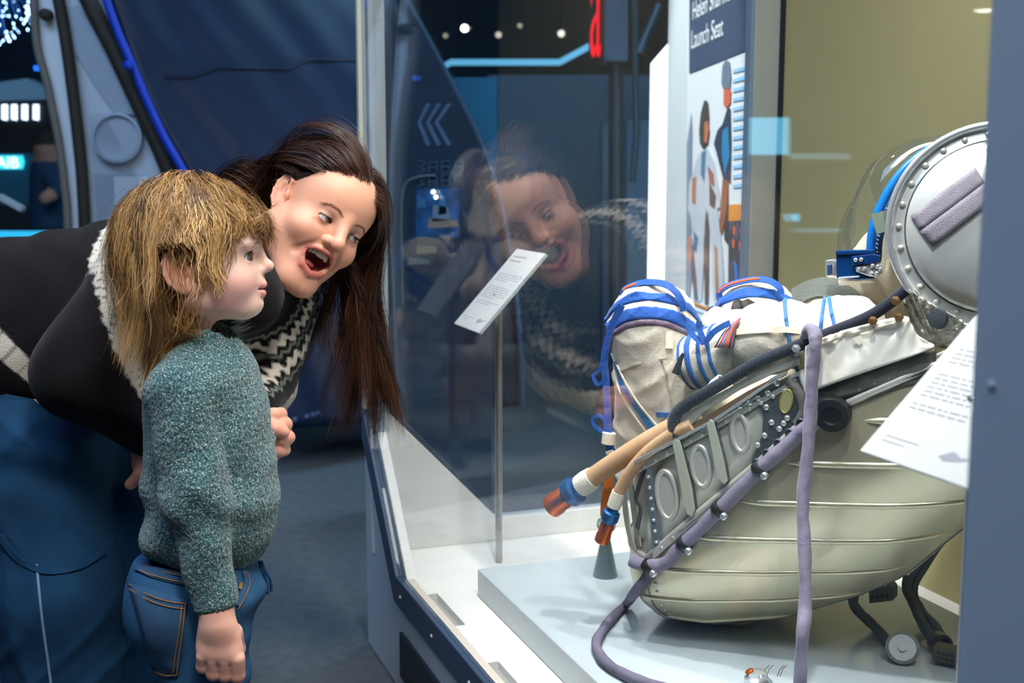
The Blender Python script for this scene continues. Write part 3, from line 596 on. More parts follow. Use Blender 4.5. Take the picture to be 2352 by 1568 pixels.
# hull
keelA = [-.16, -.14, -.10, 0, .116, .225, .293, .338, .40, .5]; keelZ = [.075, .035, .004, .0, .036, .091, .135, .185, .25, .33]
NV = 120; V = np.zeros((n, NV, 3))
for i, (a, q) in enumerate(plan):
    ab = max(-.125, min(a * .95, .47)); zl = ZL(a); zk = np.interp(ab, keelA, keelZ)
    p0 = np.array([a, q, zl]); p2 = np.array([ab, 0, zk]); p1 = np.array([a * .97 - (.012 if a < 0 else 0), q * 1.16, zk + .36 * (zl - zk)]); p15 = np.array([ab * .8 + a * .2, q * .62, zk - .004])
    t = np.linspace(0, 1, NV)[:, None]; V[i] = (1 - t) ** 3 * p0 + 3 * (1 - t) ** 2 * t * p1 + 3 * (1 - t) * t * t * p15 + t ** 3 * p2
du = np.gradient(V, axis=0); dv = np.gradient(V, axis=1); N = nrm(np.cross(du, dv)); cen = np.array([.1, 0, .3]); sg = np.sign(np.sum(N * (V - cen), -1, keepdims=True)); N = N * sg
zz = V[..., 2] - .10 * V[..., 0] - .012; ph = (zz / .062) % 1.0
rib = np.exp(-((ph - .5) / .075) ** 2) * .0065 * np.clip((V[..., 0] + .075) / .06, 0, 1) * np.clip(zz / .03, 0, 1)
tt = np.linspace(0, 1, NV)[None]; rib = rib * np.clip(tt / .05, 0, 1) * np.clip((.86 - tt) / .06, 0, 1)
V0 = V.copy()
Vw = (SO + V[..., :1] * SA + V[..., 1:2] * SP + V[..., 2:] * [0, 0, 1]).reshape(-1, 3)
F = [(i * NV + k, (i + 1) * NV + k, (i + 1) * NV + k + 1, i * NV + k + 1) for i in range(n - 1) for k in range(NV - 1)]
mesh_obj('hull_shell', Vw, F, m_hull, seat)
Nw = N[..., :1] * SA + N[..., 1:2] * SP + N[..., 2:] * [0, 0, 1]
HV = Vw.reshape(n, NV, 3)
for lev in (.035, .085, .140, .198, .258, .320, .385):                  # raised beads that run along the shell
    pts = []
    for i in range(n):
        zc = V0[i, :, 2] - .10 * V0[i, :, 0]; k = np.flatnonzero((zc[:-1] >= lev) & (zc[1:] < lev))
        if len(k) and k[0] > 6:
            k = k[0]; t = (zc[k] - lev) / (zc[k] - zc[k + 1]); pts.append((i, HV[i, k] * (1 - t) + HV[i, k + 1] * t, Nw[i, k]))
    for part in ([q for q in pts if q[0] <= 62], [q for q in pts if q[0] >= n - 62]):
        if len(part) > 4:
            pth = np.array([q[1] - q[2] * .0012 for q in part]); T, N1, B1 = frames(pth); rr = np.full(len(pth), .0052)
            e_ = 0 if part is pts else None; tp = np.linspace(0, 1, len(pth)); rr = rr * np.clip(np.minimum(tp, 1 - tp) / .08, .15, 1); tube('hull_rib', cat(pth, 3), np.interp(np.linspace(0, 1, len(pth) * 3 - 2), tp, rr), m_hull, seat, 10)
seam = []                                                             # riveted keel seam and nose strap
for i in range(40, n // 2 + 8, 1):
    if i % 2 == 0: seam.append(rivet_geo(HV[i, 96] + Nw[i, 96] * .0005, Nw[i, 96], .0032))
for k in range(18, 98, 7): seam.append(rivet_geo(HV[48, k] + Nw[48, k] * .0005, Nw[48, k], .0032))
for i in range(0, 45, 3): seam.append(rivet_geo(HV[i, 104] + Nw[i, 104] * .0005, Nw[i, 104], .0032))
V, F = join(seam); o = mesh_obj('hull_rivets', V, F, m_alu, seat); o['kind'] = 'stuff'
tube('nose_seam', [HV[51, k] for k in range(5, 107, 4)], .0016, m_alud, seat, 6)
tube('keel_seam', [HV[i, 101] for i in range(0, 80, 2)], .0018, m_alud, seat, 6)
lathe('keel_fitting', [(.028, 0), (.034, .006), (.034, .016), (.02, .02)], SW(.005, -.03, -.001), (0, 0, 1), m_alu, seat, 20)
# flank details, laid out on the near side wall
def FK(x, y, d=.003): return S(x, y, -.222 - d)
NF = -SP
def flank_poly(nm, pts, m, d=.001, th=.002, bev=0): return prism(nm, [FK(x, y, d) for x, y in pts], NF * th, m, seat, bev)
flank_poly('dark_plate', [(1722, 925), (1790, 880), (1836, 862), (1848, 900), (1850, 935), (1842, 962), (1726, 1066), (1752, 1000), (1755, 950), (1742, 930)], m_alud, .001, .003)
flank_poly('upper_flange', [(1465, 1068), (1640, 975), (1830, 868), (1830, 880), (1640, 990), (1467, 1085)], m_alu, .002, .003, .001)
flank_poly('upper_ledge', [(1462, 1055), (1640, 962), (1800, 856), (1802, 862), (1640, 970), (1462, 1064)], m_chr, .004, .010, .001)
flank_poly('lower_flange', [(1500, 1262), (1668, 1120), (1840, 962), (1852, 966), (1850, 976), (1670, 1140), (1502, 1284)], m_alu, .002, .004, .001)
rv = []
for k in range(13): rv.append(((1478 + k * 27, 1071 - k * 14.6), .0035))
for k in range(11): rv.append(((1520 + k * 26.5, 1258 - k * 23.5), .0035))
for k in range(7): rv.append(((1489 + k * 3.0, 1095 + k * 25), .003))
for x, y in ((1700, 932), (1722, 924), (1742, 914), (1764, 902), (1785, 880), (1760, 935), (1772, 970), (1790, 985), (1756, 1000), (1740, 1022), (1808, 960), (1800, 972)): rv.append(((x, y), .0048))
for (x, y), r in rv:
    V, F = rivet_geo(FK(x, y, .005), NF, r); mesh_obj('rivet', V, F, m_chr if r > .004 else m_alu, seat)
for k, (x, y) in enumerate(((1846, 970), (1820, 993), (1794, 1017), (1768, 1040), (1745, 1062))):
    lathe('slotted_bolt', [(.007, 0), (.007, .003), (.0055, .004), (.005, .002)], FK(x - 6, y, .006), NF, m_alud, seat, 12)
for cx, cy, rx, ry in ((1532, 1136, 23, 54), (1610, 1070, 21, 46), (1700, 994, 19, 42)):
    pth = []
    for k in range(33):
        t = k * 2 * math.pi / 32; u, v = rx * math.cos(t), ry * math.sin(t); r_ = -.12; pth.append(FK(cx + u * math.cos(r_) - v * math.sin(r_) * .4, cy + v + u * .3, .0015))
    tube('embossed_ring', pth, .0045, m_alu, seat, 8, cap=False)
    prism('pressed_disc', pth[:-1], NF * .0015, m_alu, seat)
for pl in ([(1546, 1018), (1553, 1008), (1563, 1012), (1590, 1120), (1597, 1170), (1591, 1186), (1580, 1180), (1573, 1160)], [(1624, 972), (1632, 962), (1641, 968), (1664, 1060), (1672, 1104), (1665, 1112), (1652, 1100), (1646, 1085)]):
    flank_poly('stiffener_strap', pl, mat('strap_pale', 'b7b8a8', .5, metal=.3), .012, .0025, .0006)
    flank_poly('stiffener_web', [pl[2], pl[3], pl[4], (pl[4][0] + 5, pl[4][1] - 3), (pl[3][0] + 6, pl[3][1] - 4), (pl[2][0] + 6, pl[2][1])], m_alud, .001, .012)
flank_poly('corner_angle', [(1484, 1060), (1496, 1056), (1516, 1250), (1508, 1264), (1500, 1262)], mat('angle_blue', '93a4ad', .35, metal=.7), .001, .003)
yp = [FK(1806 + 13 * math.cos(t) - 4 * math.sin(t), 921 + 26 * math.sin(t), .005) for t in np.linspace(0, 2 * math.pi, 29)]
prism('yellow_port', yp[:-1], NF * .001, mat('port_yellow', 'a9a878', .3, metal=.3), seat); tube('port_rim', yp, .0018, mat('port_rim', 'b3a95c', .4, metal=.5), seat, 8, cap=False)
# nose straps
for pts, w, m in (([(1452, 1095), (1462, 1180), (1472, 1250)], .014, mat('strap_pale', 'b7b8a8')), ([(1434, 1110), (1446, 1200), (1460, 1258)], .014, mat('strap_pale', 'b7b8a8')), ([(1490, 1058), (1478, 1095), (1466, 1140), (1476, 1165), (1468, 1210)], .009, mat('web_grey', '4f5358', .8))):
    strap('nose_strap', [S(x, y, -.19 - (.012 if m.name == 'web_grey' else 0)) + (np.array([-.004, -.008, 0])) for x, y in cat([(a, b, 0) for a, b in pts], 4)[:, :2]], w, -SP - SA * .6, m, seat, .003)
tube('lower_rim', [SW(a * 1.01, q * 1.01, ZL(a) - .002) for a, q in plan], .006, m_alu, seat, 8)
# padded rim
RP = [(1556, 1002), (1547, 978), (1552, 952), (1578, 928), (1650, 885), (1740, 833), (1830, 795), (1900, 767), (1990, 730), (2045, 695), (2082, 664)]
rim = cat([S(x, y, -.226) for x, y in RP], 6)
tube('padded_rim', rim, np.interp(np.linspace(0, 1, len(rim)), [0, .15, .6, 1], [.0085, .0102, .0090, .0080]), m_pad, seat, 12)
far = cat([SW(a, .222, ZU(a) + .03) for a in (-.06, .0, .1, .2, .3, .38)], 6); tube('padded_rim', far, .010, m_pad, seat, 10)
flank_poly('rim_plate', [(1572, 985), (1566, 968), (1580, 946), (1650, 905), (1740, 855), (1838, 815), (1842, 835), (1790, 852), (1700, 895), (1620, 945), (1590, 975), (1585, 1002), (1576, 1008)], mat('rim_plate_grey', '9c9a92', .55, metal=.4, var=.2, vscale=20), -.002, .008)
flank_poly('brown_gap', [(1582, 985), (1640, 945), (1720, 897), (1800, 856), (1808, 860), (1720, 908), (1640, 960), (1586, 992)], mat('felt_brown', '5c4431', .9), -.001, .005)
flank_poly('rim_tab', [(1790, 858), (1809, 852), (1810, 857), (1800, 862), (1770, 875), (1768, 871)], m_chr, .010, .005)
for x, y in ((1830, 800), (2006, 736), (2058, 690), (2066, 728)):
    lathe('rim_bolt', [(.0065, 0), (.0065, .004), (.004, .005), (.004, .009)], S(x, y, -.238), NF, mat('bolt_brass', '9c7b52', .4, metal=.8) if x > 1900 else m_chr, seat, 6)
# crumpled tape behind the dark plate, grey felt edge under the flap
tube('felt_edge', cat([FK(x, y, .004) for x, y in ((1806, 868), (1826, 890), (1842, 920), (1846, 948), (1830, 975))], 5), .008, mat('tape_grey', '5f5c58', .8, bump=.8, bscale=120), seat, 8, sy=.5)
def band(nm, top, bot, m, d, nn=40, rip=0., seg=8, parent=None, q=-.222):
    T = cat([(x, y, 0) for x, y in top], 8); B = cat([(x, y, 0) for x, y in bot], 8)
    fT = lambda u: [np.interp(u, np.linspace(0, 1, len(T)), T[:, k]) for k in (0, 1)]; fB = lambda u: [np.interp(u, np.linspace(0, 1, len(B)), B[:, k]) for k in (0, 1)]
    V = []; F = []
    for i in range(nn):
        u = i / (nn - 1); a = fT(u); b = fB(u)
        for k in range(seg):
            v = k / (seg - 1); r_ = rip * (math.sin(u * 43 + 1) * (1 - v) ** 1.5 + .6 * math.sin(u * 13 + v * 3) * v + .5 * math.sin(u * 27 - v * 5) * v * (1 - v) * 2)
            V.append(S(a[0] + (b[0] - a[0]) * v, a[1] + (b[1] - a[1]) * v, q - d - r_))
    for i in range(nn - 1):
        for k in range(seg - 1): F.append((i * seg + k, i * seg + k + 1, (i + 1) * seg + k + 1, (i + 1) * seg + k))
    o = mesh_obj(nm, V, F, m, parent or seat); s_ = o.modifiers.new('s', 'SOLIDIFY'); s_.thickness = .0015; s_.offset = 0; return o
band('felt_band', [(1850, 908), (1900, 885), (2010, 845), (2150, 800)], [(1850, 942), (1900, 925), (2010, 892), (2150, 850)], mat('felt_olive', '4f5048', .9, bump=.8, bscale=70, var=.3, vscale=30), .006, 30, .002)
band('felt_band', [(1880, 922), (1980, 890), (2060, 860), (2170, 830)], [(1870, 960), (1990, 915), (2070, 890), (2170, 860)], mat('felt_grey', '6d6a60', .9, bump=.6, bscale=90, var=.3, vscale=25), .004, 30, .002)
band('film_panel', [(2072, 690), (2090, 664), (2130, 690), (2210, 735)], [(2110, 790), (2146, 796), (2170, 800), (2230, 800)], mat('film_silver', 'a8a79b', .25, metal=.7, bump=.9, bscale=45, bdist=.01), -.012, 30, .006, 14)
lathe('round_vent', [(.013, -.002), (.0148, .002), (.0135, .007), (.004, .009)], S(2158, 731, -.236), NF - SA * .3, mat('vent_mesh', '27313c', .6, bump=.8, bscale=900), seat, 20)
ring = lathe('black_port', [(.012, .012), (.014, .016), (.024, .016), (.026, .010), (.026, -.01)], S(1914, 948, -.232), NF + SA * .15 + [0, 0, -.1], m_blk, seat, 28)
# white cloth flap
band('white_flap', [(1850, 795), (1900, 771), (1960, 752), (2072, 726), (2092, 742), (2108, 770), (2146, 792)], [(1846, 905), (1862, 900), (1900, 886), (1980, 857), (2060, 830), (2110, 812), (2146, 796)], mat('flap_white', 'eeeade', .85, bump=.2, bscale=80, sheen=.2), .012, 60, .0022, 14)
band('flap_hem', [(1860, 788), (1900, 772), (1960, 753), (2070, 727)], [(1862, 804), (1900, 788), (1962, 768), (2074, 741)], mat('flap_hem', 'e4ddca', .9), .0155, 60, .0028, 4)
flank_poly('flap_tab', [(1958, 776), (1976, 770), (1982, 780), (1974, 794)], mat('flap_hem', 'e4ddca'), .016, .001)
# lavender hoses
def ztube(nm, pts, r, m, d=.016, q=-.222, seg=14, wr=.07, parent=None, w3=False):
    pth = cat(pts if w3 else [S(x, y, q - d) for x, y in pts], 8); ph0 = rnd.random() * 6
    return tube(nm, pth, r, m, parent or seat, seg, wob=lambda u, t: 1 + wr * np.sin(u * len(pth) * .55 + t * 2 + ph0) + wr * .5 * np.sin(u * len(pth) * 1.3 - t))
ztube('edge_hose', [(1450, 1285), (1486, 1299), (1530, 1292), (1570, 1250), (1655, 1168), (1745, 1078), (1800, 1030), (1850, 985), (1905, 948)], .0108, m_lav, .012)
for x, y in ((1490, 1301), (1571, 1250), (1652, 1170), (1745, 1077)):
    c = S(x, y, -.236); tdir = nrm(S(x + 30, y - 27, -.236) - c)
    lathe('hose_clamp', [(.0125, -.006), (.0135, -.004), (.0135, .004), (.0125, .006)], c, tdir, m_blk, seat, 18)
    lathe('clamp_screw', [(.006, 0), (.006, .006), (.004, .008)], S(x + 12, y + 14, -.240), NF, m_chr, seat, 10)
flo = lambda x, y: onz(x, y, .295)
ztube('loop_hose', [S(1858, 800, -.215), S(1852, 772, -.225), S(1860, 756, -.238), S(1872, 768, -.252), S(1872, 800, -.257), S(1866, 860, -.258), S(1862, 950, -.262), S(1854, 1050, -.272), S(1844, 1160, -.285), S(1848, 1260, -.30), S(1850, 1380, -.32), S(1842, 1480, -.345), flo(1838, 1580), flo(1850, 1640)], .0092, m_lav, w3=True)
ztube('dark_cord', [S(1492, 1300, -.225), S(1488, 1318, -.225), S(1458, 1360, -.22), flo(1438, 1388), flo(1395, 1432), flo(1370, 1475), flo(1384, 1512), flo(1430, 1546), flo(1500, 1572), flo(1600, 1600)], .0082, mat('cord_mauve', '6a6478', .8, bump=.5, bscale=100, var=.35, vscale=10, bdist=.003), w3=True)
# tan hoses with connectors
m_tan = mat('hose_tan', 'c19a74', .85, bump=.4, bscale=400, var=.12, vscale=25, bdist=.001); m_cu = mat('connector_copper', 'c8622a', .3, metal=.75); m_cb = mat('connector_blue', '1c5a92', .35, metal=.5); m_wrap = mat('wrap_white', 'e3dcc8', .9, bump=.5, bscale=150)
def hose(pts, r, sc, q):
    pth = cat([S(x, y, q) for x, y in pts], 8); tube('tan_hose', pth, r, m_tan, seat, 16)
    d = nrm(pth[-1] - pth[-4]); c = pth[-1] - d * .004
    lathe('hose_wrap', [(r * 1.12, -.012 * sc), (r * 1.2, .0), (r * 1.15, .014 * sc), (r * .9, .015 * sc)], c, d, m_wrap, seat, 20)
    c = c + d * .014 * sc
    lathe('connector_collar', [(r * .85, 0), (r * 1.0, .002), (r * 1.0, .008 * sc), (r * 1.45, .010 * sc), (r * 1.5, .022 * sc), (r * 1.2, .026 * sc), (r * .95, .032 * sc)], c, d, m_cb, seat, 24)
    lathe('connector_cap', [(r * 1.05, 0), (r * 1.15, .002), (r * 1.15, .020 * sc), (r * 1.25, .022 * sc), (r * 1.25, .034 * sc), (r * 1.0, .036 * sc), (r * .9, .030 * sc)], c + d * .028 * sc, d, m_cu, seat, 24)
    s_ = nrm(np.cross(d, [0, 0, 1])); e = c + d * .036 * sc - s_ * r * 1.15
    box_ = [e + d * x * .012 * sc + np.array([0, 0, 1]) * y * .006 * sc for x, y in ((-1, -.3), (1, -.3), (1, .3), (-1, .3))]; prism('bayonet_slot', box_, -s_ * .0008, m_cb, seat)
hose([(1600, 955), (1540, 985), (1470, 1025), (1400, 1070), (1345, 1108)], .0165, 1.15, -.20)
hose([(1590, 975), (1545, 996), (1490, 1035), (1450, 1080), (1424, 1125), (1414, 1150)], .0098, 1.05, -.225)
# headrest dome
DC = S(2287, 522, -.13); DN = nrm(CAM + np.array([.1, 0, .05]) - DC); Rd = .139
prof = [(Rd * 1.02, -.03), (Rd * 1.03, -.012), (Rd * 1.02, -.002), (Rd * .985, .002), (Rd * .97, -.002), (Rd * .87, .002), (Rd * .86, .004)] + [(Rd * .85 * math.cos(t), .004 + .036 * math.sin(t)) for t in np.linspace(.15, 1.5, 10)]
m_dome = mat('dome_silver', 'd8dad8', .32, metal=.5, var=.05, vscale=6)
dome = lathe('headrest_dome', prof, DC, DN, m_dome, seat, 64)
u_ = nrm(np.cross(DN, [0, 0, 1])); v_ = np.cross(u_, DN)
circ = lambda R_, h: [DC + (u_ * math.cos(t) + v_ * math.sin(t)) * R_ + DN * h for t in np.linspace(0, 2 * math.pi, 65)]
tube('dome_rim', circ(Rd * 1.02, .002), .0055, m_chr, dome, 8, cap=False); tube('dome_seam', circ(Rd * .865, .004), .0012, m_alud, dome, 6, cap=False)
for k in range(26):
    t = k * 2 * math.pi / 26; V, F = rivet_geo(DC + (u_ * math.cos(t) + v_ * math.sin(t)) * Rd * .925 + DN * .001, DN, .0045); mesh_obj('dome_rivet', V, F, m_alu, dome)
# velcro patch on the dome
def domehit(x, y): 
    p = onpl(x, y, DC + DN * .02, DN); rr = np.linalg.norm((p - DC) - DN * ((p - DC) @ DN)); h = .004 + .036 * math.sqrt(max(0, 1 - (rr / (Rd * .85)) ** 2)); return onpl(x, y, DC + DN * (h + .002), DN)
m_vel = mat('velcro_mauve', '8d8792', .95, bump=.9, bscale=700, var=.15, vscale=60)
def qgrid(nm, c4, m, parent, fn, nu=12, nv=5, th=.003, off=0.):
    V = []; F = []; c4 = [np.array(c, float) for c in c4]
    for i in range(nu):
        for k in range(nv):
            a, b = i / (nu - 1), k / (nv - 1); p = (c4[0] * (1 - a) + c4[1] * a) * (1 - b) + (c4[3] * (1 - a) + c4[2] * a) * b; V.append(fn(*p))
    for i in range(nu - 1):
        for k in range(nv - 1): F.append((i * nv + k, (i + 1) * nv + k, (i + 1) * nv + k + 1, i * nv + k + 1))
    o = mesh_obj(nm, V, F, m, parent); s_ = o.modifiers.new('s', 'SOLIDIFY'); s_.thickness = th; s_.offset = 0; return o
qgrid('velcro_strip', [(2092, 496), (2240, 384), (2262, 420), (2114, 531)], m_vel, dome, domehit)
qgrid('velcro_strip', [(2114, 531), (2262, 420), (2300, 445), (2142, 566)], m_vel, dome, domehit)
# hose stand, floor fittings
cone = thing('cone_stand', 'small grey metal cone standing on the plinth below the hose ends', 'stand', onz(1390, 1322, .285))
lathe('cone_body', [(.0235, 0), (.0235, .002), (.006, .088), (.005, .094)], onz(1390, 1322, .285), (0, 0, 1), mat('cone_grey', '7f8f96', .35, metal=.6), cone, 28)
lathe('cone_pad', [(.004, 0), (.018, .003), (.018, .012), (.010, .016)], onz(1390, 1322, .285) + [0, 0, .094], (.1, -.3, .9), mat('cone_grey', '7f8f96'), cone, 20)
m_cab = mat('cable_grey', '5a6268', .7, bump=.6, bscale=120, var=.2, vscale=30)
def cable(lab, pts, r, end, m=m_cab):
    t = thing('cable', lab, 'cable', pts[-1]); pth = cat(pts, 8)
    tube('cable_sheath', pth, r, m, t, 10, wob=lambda u, a: 1 + .06 * np.sin(u * 60 + a * 2)); end(t, pth[-1], nrm(pth[-1] - pth[-3])); return t
def plug_disc(t, c, d):
    ax = np.array([-.25, -.8, .55]); c = c + [0, 0, .014]
    lathe('plug_body', [(.024, -.02), (.026, -.004), (.026, .0), (.022, .002), (.021, 0), (.007, 0), (.007, .003), (.002, .003)], c, ax, mat('plug_grey', '8f9290', .4, metal=.5), t, 24)
def plug_open(t, c, d): lathe('plug_socket', [(.012, -.01), (.017, 0), (.017, .022), (.013, .022), (.012, .010), (.001, .010)], c, d, mat('plug_dark', '4d4a44', .35, metal=.7), t, 20)
def plug_rect(t, c, d):
    b = c - [0, 0, .004]; c8 = [b + SA * x + SP * y for x, y in ((-.03, -.014), (.03, -.014), (.03, .014), (-.03, .014))]
    bx = hexa('plug_shell', c8 + [v + [0, 0, .024] for v in c8], mat('plug_brown', '57503f', .5, metal=.4), t, .002)
    for i in range(7):
        for j in range(2):
            V, F = rivet_geo(c + SA * (-.021 + i * .007) - SP * .0145 + [0, 0, .004 + j * .008], -SP, .0022); mesh_obj('plug_pin', V, F, m_blk, bx)
zf = .297
cable('single grey cable ending in a round plug disc on the plinth', [SW(.19, .06, .08), S(1960, 1385, .04), onz(2010, 1440, zf), onz(2065, 1498, zf), onz(2072, 1506, zf)], .0085, plug_disc)
cable('grey cable with an open metal socket end hanging under the seat', [SW(.30, .12, .16), S(2085, 1330, .12), S(2100, 1390, .11), onz(2130, 1452, zf + .005), onz(2152, 1472, zf + .005)], .0085, plug_open)
cable('twisted grey cable running to a rectangular pin plug', [SW(.31, .13, .17), S(2100, 1340, .13), S(2115, 1400, .13), onz(2150, 1440, zf), onz(2180, 1495, zf), onz(2192, 1515, zf)], .008, plug_rect)
blk = thing('connector_block', 'small grey connector block hanging under the seat hull', 'connector', SW(.20, .10, .06))
pb = [S(x, y, .10) for x, y in ((1994, 1352), (2040, 1340), (2050, 1352), (2050, 1380), (1996, 1386))]; prism('block_body', pb, SP * .03, mat('plug_grey2', '7b7d76', .5, metal=.3), blk, .002)
tube('block_bracket', [S(2025, 1360, .115), S(2025, 1290, .10)], .008, m_alud, blk, 8)
for k in range(4): V, F = rivet_geo(S(2004 + k * 11, 1372 - k * 1.5, .099), -SP, .0028); mesh_obj('block_pin', V, F, m_blk, blk)
fit = thing('pipe_fitting', 'small round metal pipe fitting with wire clips on the plinth', 'fitting', onz(1738, 1575, .285))
fc = onz(1738, 1580, .285)
lathe('fitting_body', [(.017, 0), (.019, .004), (.019, .016), (.014, .020), (.014, .026), (.006, .028)], fc, (0, 0, 1), m_chr, fit, 20)
lathe('fitting_port', [(.010, 0), (.011, .012), (.008, .013), (.007, .009)], fc + [.006, -.012, .012], (.3, -.9, .2), m_chr, fit, 16)
lathe('orange_seal', [(.006, 0), (.007, .004), (.003, .006)], fc + [-.010, 0, .024], (-.5, 0, .8), m_cu, fit, 12)
for dx in (0, .006, .022, .026): tube('wire_clip', [fc + [.008 + dx, 0, .018], fc + [.012 + dx, 0, .030], fc + [.018 + dx, 0, .036]], .0006, mat('bolt_brass', '9c7b52'), fit, 5)
# ================================================================ space suit lying in the seat
m_suit = mat('suit_cream', 'dad0bd', .88, bump=.4, bscale=260, var=.14, vscale=9, sheen=.25, bdist=.0015)
m_blue = mat('suit_blue', '1250a4', .8, bump=.5, bscale=500, sheen=.2, bdist=.001); m_lblue = mat('suit_lace_blue', '3d77b8', .85, bump=.6, bscale=700)
suit = thing('space_suit', 'cream white space suit with blue bands and clear visor lying in the metal seat', 'space suit', SW(.0, 0, .03))
K1 = S(1500, 745, -.10); H1 = S(1625, 1010, -.075); A1 = S(1478, 1075, -.085); K2 = S(1738, 735, .12); H2 = S(1850, 960, .10); A2 = S(1640, 1050, .09)
SH = S(1950, 765, -.13); EL = S(1765, 775, -.165); WR = S(1612, 828, -.17)
CH = S(1990, 860, .02); BE = S(1850, 960, .0); SH2 = S(2040, 770, .16)
def sd_leg1(p): return smin(d_cap(p, H1, K1, .078, .064), d_cap(p, K1, A1, .066, .050), .04)
def sd_leg2(p): return smin(d_cap(p, H2, K2, .085, .064), d_cap(p, K2, A2, .064, .055), .05)
def sd_arm(p): return smin(d_cap(p, SH, EL, .058, .048), d_cap(p, EL, WR, .048, .046), .04)
def folds(p):
    A = (p - SO) @ SA; Q = (p - SO) @ SP; z = p[:, 2]
    r1 = 1 - np.abs(np.sin(38 * z + 16 * A + 2.2 * np.sin(21 * A + 9 * Q) + 5 * Q)); r2 = 1 - np.abs(np.sin(61 * A - 24 * z + 2.5 * np.sin(33 * z))); r3 = 1 - np.abs(np.sin(90 * z - 40 * A + 2 * np.sin(50 * A)))
    return (-.0065 * r1 ** 3 * (.5 + .5 * np.sin(9 * A + 4)) - .0045 * r2 ** 3 * (.5 + .5 * np.sin(14 * z + 1)) - .0014 * r3 ** 2).astype(np.float32) + .0015
def sd_suit(p):
    d = smin(sd_leg1(p), sd_leg2(p), .02); d = smin(d, sd_arm(p), .012)
    b = smin(d_ell(p, CH, (.13, .13, .115)), d_ell(p, BE, (.12, .14, .10)), .06); d = smin(d, b, .03)
    d = smin(d, d_cap(p, SH2, S(1900, 760, .17), .06, .05), .03)
    # cinched rings along the sleeve and the knee
    t = (p - SH) @ (WR - SH) / np.linalg.norm(WR - SH) ** 2
    arm = sd_arm(p) < .02
    c = np.zeros(len(p), np.float32)
    for tt, wd in ((.22, .03), (.40, .03), (.74, .025)): c += np.exp(-((t - tt) / wd) ** 2)
    return d + folds(p) + np.where(arm, c * .006, 0)
lo, hi = bounds([K1, H1, A1, K2, H2, A2, SH, WR, CH, BE, SH2], .17)
V, F = sdf_mesh(sd_suit, lo, hi, .0042)
mesh_obj('suit_body', relax(V, F, 2), F, m_suit, suit)
def hit(x, y, fn=sd_suit, off=0., t0=.9):
    d = nrm(ray(x, y)); t = t0; best = (9., t0)
    for _ in range(90):
        s_ = float(fn((CAM + d * t)[None].astype(np.float32))[0])
        if s_ < best[0]: best = (s_, t)
        if s_ < .0004: break
        t += max(s_ * .8, .0004)
        if t > 3.2: break
    return CAM + d * (best[1] - off)                                     # a miss falls back to the closest approach
def grad(p, fn=sd_suit):
    e = .004; g = [float(fn((p + np.eye(3)[k] * e)[None].astype(np.float32))[0] - fn((p - np.eye(3)[k] * e)[None].astype(np.float32))[0]) for k in range(3)]; return nrm(np.array(g))
def sband(nm, region, base, m, lift=.003, h=.0028, box=None, parent=suit):
    fn = lambda p: smax(base(p) + folds(p) - lift, region(p), .001)
    o = sdf_obj(nm, fn, box[0], box[1], h, m, parent, it=1); return o
# knee bands (slices that rise towards the visitor)
def kband(K, lo_, hi_, axk=.8): 
    def g(p): return (p[:, 2] - K[2] + axk * ((p - K) @ SP) - .32 * ((p - K) @ SA)) / math.sqrt(1 + axk * axk + .1)
    return lambda p: np.abs(g(p) - (lo_ + hi_) / 2) - (hi_ - lo_) / 2
bx1 = bounds([K1], .10); bx2 = bounds([K2], .10)
m_mau = mat('piping_mauve', '6b5a6e', .85, bump=.5, bscale=400)
for lo_, hi_, m in ((-.004, .013, m_blue), (-.034, -.014, m_blue), (-.043, -.035, m_mau)): sband('knee_band', kband(K1, lo_, hi_), sd_leg1, m, box=bx1)
for lo_, hi_, m in ((-.004, .018, m_blue),): sband('knee_band', kband(K2, lo_, hi_), sd_leg2, m, box=bx2)
# knee pull loops with orange stripe
m_or = mat('stripe_orange', 'e0552a', .8)
def loop(pts, q, w=.018, st=(0, 4)):
    pth = cat([S(x, y, q) for x, y in pts], 6); strap('knee_loop', pth, w, nrm(np.array([-.5, -.6, .6])), m_blue, suit, .003)
    s_ = pth[st[0]:st[1]] + nrm(np.array([-.5, -.6, .6])) * .002; strap('loop_stripe', s_, w * .35, nrm(np.array([-.5, -.6, .6])), m_or, suit, .0015)
loop([(1402, 778), (1415, 730), (1432, 690), (1432, 668), (1452, 656), (1485, 648), (1525, 652), (1550, 668), (1566, 692), (1570, 715)], -.135, .011, (18, 27))
loop([(1664, 722), (1662, 700), (1656, 690), (1652, 672), (1668, 658), (1700, 647), (1740, 641), (1770, 646), (1790, 660), (1795, 675)], .075, .011, (17, 38))
# straps and laces hanging by the knee
def ribbon(nm, pts, w, m, q=-.17, nn=(-.3, -.9, .1), th=.002): return strap(nm, cat([S(x, y, q) for x, y in pts], 6), w, nrm(np.array(nn)), m, suit, th)
ribbon('hanging_strap', [(1428, 700), (1402, 760), (1388, 820), (1392, 880), (1396, 960), (1398, 1000), (1400, 1045)], .012, m_blue)
ribbon('strap_loop', [(1392, 800), (1378, 845), (1363, 862), (1372, 882), (1386, 872), (1390, 830)], .006, m_blue, -.172)
ribbon('strap_loop', [(1398, 1002), (1385, 992), (1366, 978), (1362, 960), (1376, 954), (1388, 965), (1392, 990)], .006, m_blue, -.172)
ribbon('hanging_strap', [(1404, 1030), (1412, 1040), (1422, 1038)], .010, m_blue, -.168)
lathe('strap_keeper', [(.010, -.010), (.0115, -.009), (.0115, .009), (.010, .010)], S(1398, 1006, -.17), (.1, 0, 1), m_wrap, suit, 18)
ribbon('orange_tag', [(1396, 1062), (1398, 1110), (1392, 1150), (1390, 1185)], .017, mat('tag_orange', 'c86a10', .8, bump=.3, bscale=300), -.165)
